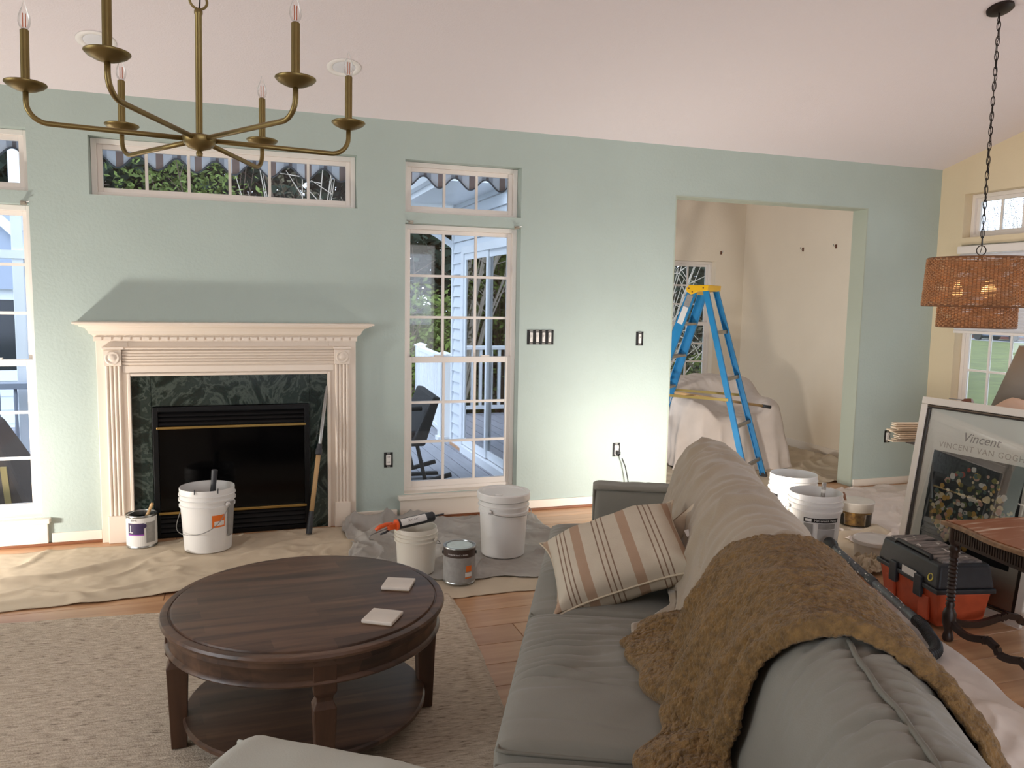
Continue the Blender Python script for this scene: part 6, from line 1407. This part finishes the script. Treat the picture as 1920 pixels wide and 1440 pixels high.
# outbuilding with siding seen through the edge window
r = thing('garden_shed', 'white clapboard outbuilding beyond the edge window', 'building', (-4.2, 5.6, -0.9)); z = -0.85
while z < 1.55:
    MB().hexa([(-6.4,5.4,z),(-2.05,5.4,z),(-2.05,5.418,z),(-6.4,5.418,z)], [(-6.4,5.414,z+0.16),(-2.05,5.414,z+0.16),(-2.05,5.418,z+0.16),(-6.4,5.418,z+0.16)]).build('siding_board', M_siding, r); z += 0.16
MB().box(-6.4, -2.05, 5.42, 8.0, -0.9, 1.56).build('wall', M_siding, r)
MB().box(-2.08, -1.98, 5.36, 5.44, -0.9, 1.56).build('corner_post', M_pvc, r); MB().box(-3.35, -2.35, 5.385, 5.399, 0.55, 1.40).build('window_pane', M_darkglass, r)
MB().box(-3.45, -2.25, 5.37, 5.384, 1.38, 1.50).box(-3.45, -2.25, 5.37, 5.384, 0.45, 0.57).box(-2.35, -2.25, 5.37, 5.384, 0.57, 1.38).build('window_trim', M_pvc, r)
MB().prism([(-6.9,1.50),(-1.75,1.50),(-4.2,3.9)], lambda a, b, d: (a, d, b), 5.30, 8.1).build('gable_roof', mat('pale_blue_grey_roof', (168,180,200), 0.7), r); MB().prism([(-1.75,1.50),(-1.62,1.50),(-4.2,4.05),(-4.2,3.90)], lambda a, b, d: (a, d, b), 5.22, 5.30).build('rake_board', M_pvc, r)

# wicker rocker on the deck
r = thing('wicker_chair', 'dark wicker deck chair outside the window', 'chair', (1.12, 1.35, DZ))
MB().hexa([(0.85,1.05,0.36),(1.36,1.05,0.36),(1.36,1.55,0.34),(0.85,1.55,0.34)], [(0.85,1.05,0.42),(1.36,1.05,0.42),(1.36,1.55,0.40),(0.85,1.55,0.40)]).build('seat', M_wicker, r, bevel=0.015)
MB().hexa([(1.30,1.00,0.30),(1.42,1.00,0.30),(1.42,1.60,0.30),(1.30,1.60,0.30)], [(1.48,1.00,0.70),(1.545,1.00,0.69),(1.545,1.60,0.72),(1.48,1.60,0.73)]).build('backrest', M_wicker, r, bevel=0.015)
for yq in (1.02, 1.57): MB().tube([(0.78,yq,0.0),(0.95,yq,-0.012),(1.2,yq,-0.012),(1.45,yq,0.01),(1.64,yq,0.055)], 0.020, 8).build('rocker', M_wicker, r, smooth=True)
for yq in (1.05, 1.54):
    MB().tube([(0.90,yq,0.36),(0.88,yq,0.0)], 0.016, 8).build('leg', M_wicker, r); MB().tube([(1.36,yq,0.32),(1.43,yq,0.02)], 0.016, 8).build('leg', M_wicker, r)
    MB().tube([(0.86,yq,0.40),(0.86,yq,0.58),(1.40,yq,0.60)], 0.018, 8).build('armrest', M_wicker, r, smooth=True)
MB().box(0.85, 1.60, 1.30, 1.36, -0.005, 0.018).build('cross_brace', M_wicker, r)

# trees and shrubs
def foliage(mb, c, rx, ry, rz, n, size, rnd, droop=0.0):
    for _ in range(n):
        a = rnd.uniform(0, 2*PI); b = math.acos(rnd.uniform(-1, 1)); q = rnd.random()**0.45
        p = Vector((c[0]+rx*q*math.sin(b)*math.cos(a), c[1]+ry*q*math.sin(b)*math.sin(a), c[2]+rz*q*math.cos(b)))
        d = Vector((rnd.uniform(-1,1), rnd.uniform(-1,1), rnd.uniform(-0.6,0.8)-droop)).normalized(); w = d.cross(Vector((rnd.uniform(-1,1), rnd.uniform(-1,1), rnd.uniform(-1,1)))).normalized(); s = size*rnd.uniform(0.6,1.4)
        mb.add([p-d*s, p+w*s*0.42, p+d*s, p-w*s*0.42], [(0,1,2,3)])
def conifer(label, x, y, h, r, seed):
    rnd = random.Random(seed); t = thing('pine_tree', label, 'tree', (x, y, -0.9), group='trees beyond the deck')
    MB().tube([(x,y,-0.9),(x+0.05,y,h*0.5),(x,y,h)], [0.16,0.11,0.03], 8).build('trunk', M_bark, t, smooth=True)
    mb = MB()
    for k in range(26):
        z = lerp(-0.2, h, k/26+rnd.uniform(-0.02,0.02)); rr = r*(1-0.75*k/26); a = rnd.uniform(0, 2*PI)
        for q in range(3): foliage(mb, (x+rr*0.62*math.cos(a+q*2.1), y+rr*0.62*math.sin(a+q*2.1), z), rr*0.55, rr*0.55, 0.30, 80, 0.15, rnd, 0.2)
    o = mb.build('crown', M_needle, t); o['kind'] = 'stuff'
    mb = MB()
    for k in range(12):
        z = rnd.uniform(0, h*0.8); a = rnd.uniform(0, 2*PI); mb.tube([(x,y,z),(x+r*0.5*math.cos(a),y+r*0.5*math.sin(a),z+0.2),(x+r*0.95*math.cos(a),y+r*0.95*math.sin(a),z+0.1)], [0.03,0.02,0.008], 5)
    mb.build('branches', M_bark, t)
def bush(label, x, y, r, h, seed, m, twigs=10, dens=1.0, name='leafy_shrub', z0=-0.9, tw=None):
    rnd = random.Random(seed); t = thing(name, label, 'shrub', (x, y, z0), group='shrubs beyond the deck'); mb = MB()
    for k in range(int(14*dens)):
        a = rnd.uniform(0, 2*PI); q = rnd.random()**0.6; foliage(mb, (x+r*0.75*q*math.cos(a), y+r*0.5*q*math.sin(a), z0+h*rnd.uniform(0.15, 0.9)), r*0.34, r*0.30, h*0.20, 130, 0.055, rnd)
    o = mb.build('leaves', m, t); o['kind'] = 'stuff'
    mb = MB()
    for k in range(twigs):
        a = rnd.uniform(0, 2*PI); e = Vector((x+r*math.cos(a)*rnd.uniform(0.4,1.0), y+r*0.6*math.sin(a), z0+h*rnd.uniform(0.6,1.12))); m1 = Vector((lerp(x,e.x,0.5), lerp(y,e.y,0.45), lerp(z0,e.z,0.6)))
        mb.tube([(x,y,z0), m1, e], [0.022,0.013,0.004], 5)
        for q in range(3):
            s = m1.lerp(e, rnd.uniform(0.1,0.8)); mb.tube([s, s+Vector((rnd.uniform(-0.4,0.4), rnd.uniform(-0.3,0.3), rnd.uniform(0.0,0.4)))], [0.008,0.003], 4)
    mb.build('stems', tw or M_bark, t)
words = ['tall dark pine directly behind the deck railing', 'dark pine behind the corner of the clapboard wing', 'dark pine behind the middle panes of the wide transom', 'dark pine at the far end of the wide transom view', 'dark pine behind the porch post', 'dark pine behind the cream room window', 'dark pine in the gap beside the outbuilding', 'dark pine beyond the cream room, farther away']
for k, (x, y, h, r) in enumerate(((2.9,10.2,8.2,1.9),(4.9,10.8,9.0,2.0),(0.6,11.2,9.0,2.1),(-1.5,10.6,8.6,2.0),(-3.3,10.2,8.5,2.0),(7.6,8.6,8.0,2.0),(-0.4,13.0,10,2.3),(10.2,10.5,9.0,2.2))): conifer(words[k], x, y, h, r, 100+k)
bush('yellow-green shrub leaning over the deck railing', 2.75, 6.9, 0.95, 2.9, 1, M_leafy, 12, 1.5)
bush('brown scrubby bush behind the deck railing', 2.3, 7.6, 1.5, 2.3, 2, M_scrub, 22, 1.3)
bush('bright green shrub low by the railing corner', 2.05, 6.3, 0.7, 2.0, 3, M_leafy, 8, 1.0)
bush('green leafy treetop in the first panes of the wide transom', -1.3, 9.0, 1.5, 5.0, 4, M_leafy, 8, 2.2)
bush('green leafy treetop in the second panes of the wide transom', -0.2, 8.2, 1.4, 4.6, 5, M_leafy, 10, 2.0)
bush('pale bare branches in the middle panes of the wide transom', 0.95, 7.2, 1.3, 4.4, 6, M_scrub, 34, 0.5, tw=M_twig)
bush('grey-green scrub in the last panes of the wide transom', 1.7, 8.4, 1.4, 4.2, 7, M_scrub, 20, 1.6)
bush('bare twiggy shrub outside the cream room window', 5.7, 5.4, 1.4, 3.0, 8, M_scrub, 40, 1.0, tw=M_twig)
bush('low green shrub outside the cream room window', 6.6, 5.2, 1.0, 1.7, 9, M_leafy, 8, 1.2)
bush('dark shrub beside the outbuilding', -1.55, 6.4, 0.7, 3.2, 10, M_needle, 8, 2.0)
rnd = random.Random(77); mb = MB()
for k in range(230): foliage(mb, (rnd.uniform(-11,22), rnd.uniform(14.5,17.5), rnd.uniform(-0.5,9.5)), 1.2, 0.8, 1.0, 60, 0.36, rnd)
tag(mb.build('treeline', M_needle), 'dark wooded treeline far behind the deck', 'trees', kind='stuff')
# street side, seen through the cream side wall's window
nh = thing('brick_house', 'red brick house across the lawn beyond the side window', 'building', (52, 20, -0.65), local=True)
nh.location = (22, 26, 0)
MB().box(30, 36, 4, 24, -0.65, 3.0).build('brick_wall', M_neigh, nh); MB().prism([(29.5,3.0),(36.5,3.0),(33,5.6)], lambda a, b, d: (a, d, b), 3.6, 24.4).build('roof', M_roof, nh)
for yq in (6.5, 10.5, 14.5, 18.5): f = MB().box(29.9, 29.99, yq-0.9, yq+0.9, 0.4, 2.2).build('window', M_pvc, nh); MB().box(29.86, 29.9, yq-0.75, yq+0.75, 0.52, 2.08).build('pane', M_darkglass, f)
MB().box(29.9, 29.99, 12.0, 13.2, -0.65, 1.6).build('house_door', M_darkglass, nh)
tag(MB().box(47.5, 50.5, -40, 60, -0.66, -0.62).build('street_road', M_asph), 'grey driveway strip in front of the brick house', 'road', kind='structure')
def car(label, x, y, m):
    r = thing('parked_car', label, 'car', (x, y, -0.62), group='cars parked across the lawn', local=True)
    MB().prism([(-2.1,0.3),(-2.1,0.75),(-1.3,0.85),(-0.7,1.4),(0.9,1.4),(1.5,0.9),(2.1,0.8),(2.1,0.3)], lambda a, b, d: (d, a, b), -0.85, 0.85).build('body', m, r, bevel=0.06)
    MB().prism([(-1.05,0.92),(-0.62,1.32),(0.82,1.32),(1.25,0.92)], lambda a, b, d: (d, a, b), -0.87, 0.87).build('side_glass', M_darkglass, r)
    for yq in (-1.35, 1.35):
        for xq in (-0.82, 0.82): MB().lathe([(0.0,-0.1),(0.32,-0.1),(0.32,0.1),(0.0,0.1)], (xq, yq, 0.32), 18, (1,0,0)).build('wheel', M_cord, r)
car('grey-blue parked car beyond the side window', 49.0, 35.0, M_carpaint); car('white parked car beyond the side window', 49.0, 41.0, M_pvc)
for k, (x, y, w) in enumerate(((62,44,'bare grey tree above the brick house roof'),(62,52,'bare grey tree past the end of the brick house'),(64,48,'bare grey tree high in the side transom'))):
    bush(w, x, y, 4.5, 13, 200+k, M_scrub, 60, 2.0, name='bare_tree', z0=-0.65, tw=M_twig); 

for o in bpy.data.objects:
    if '_o' in o: del o['_o']
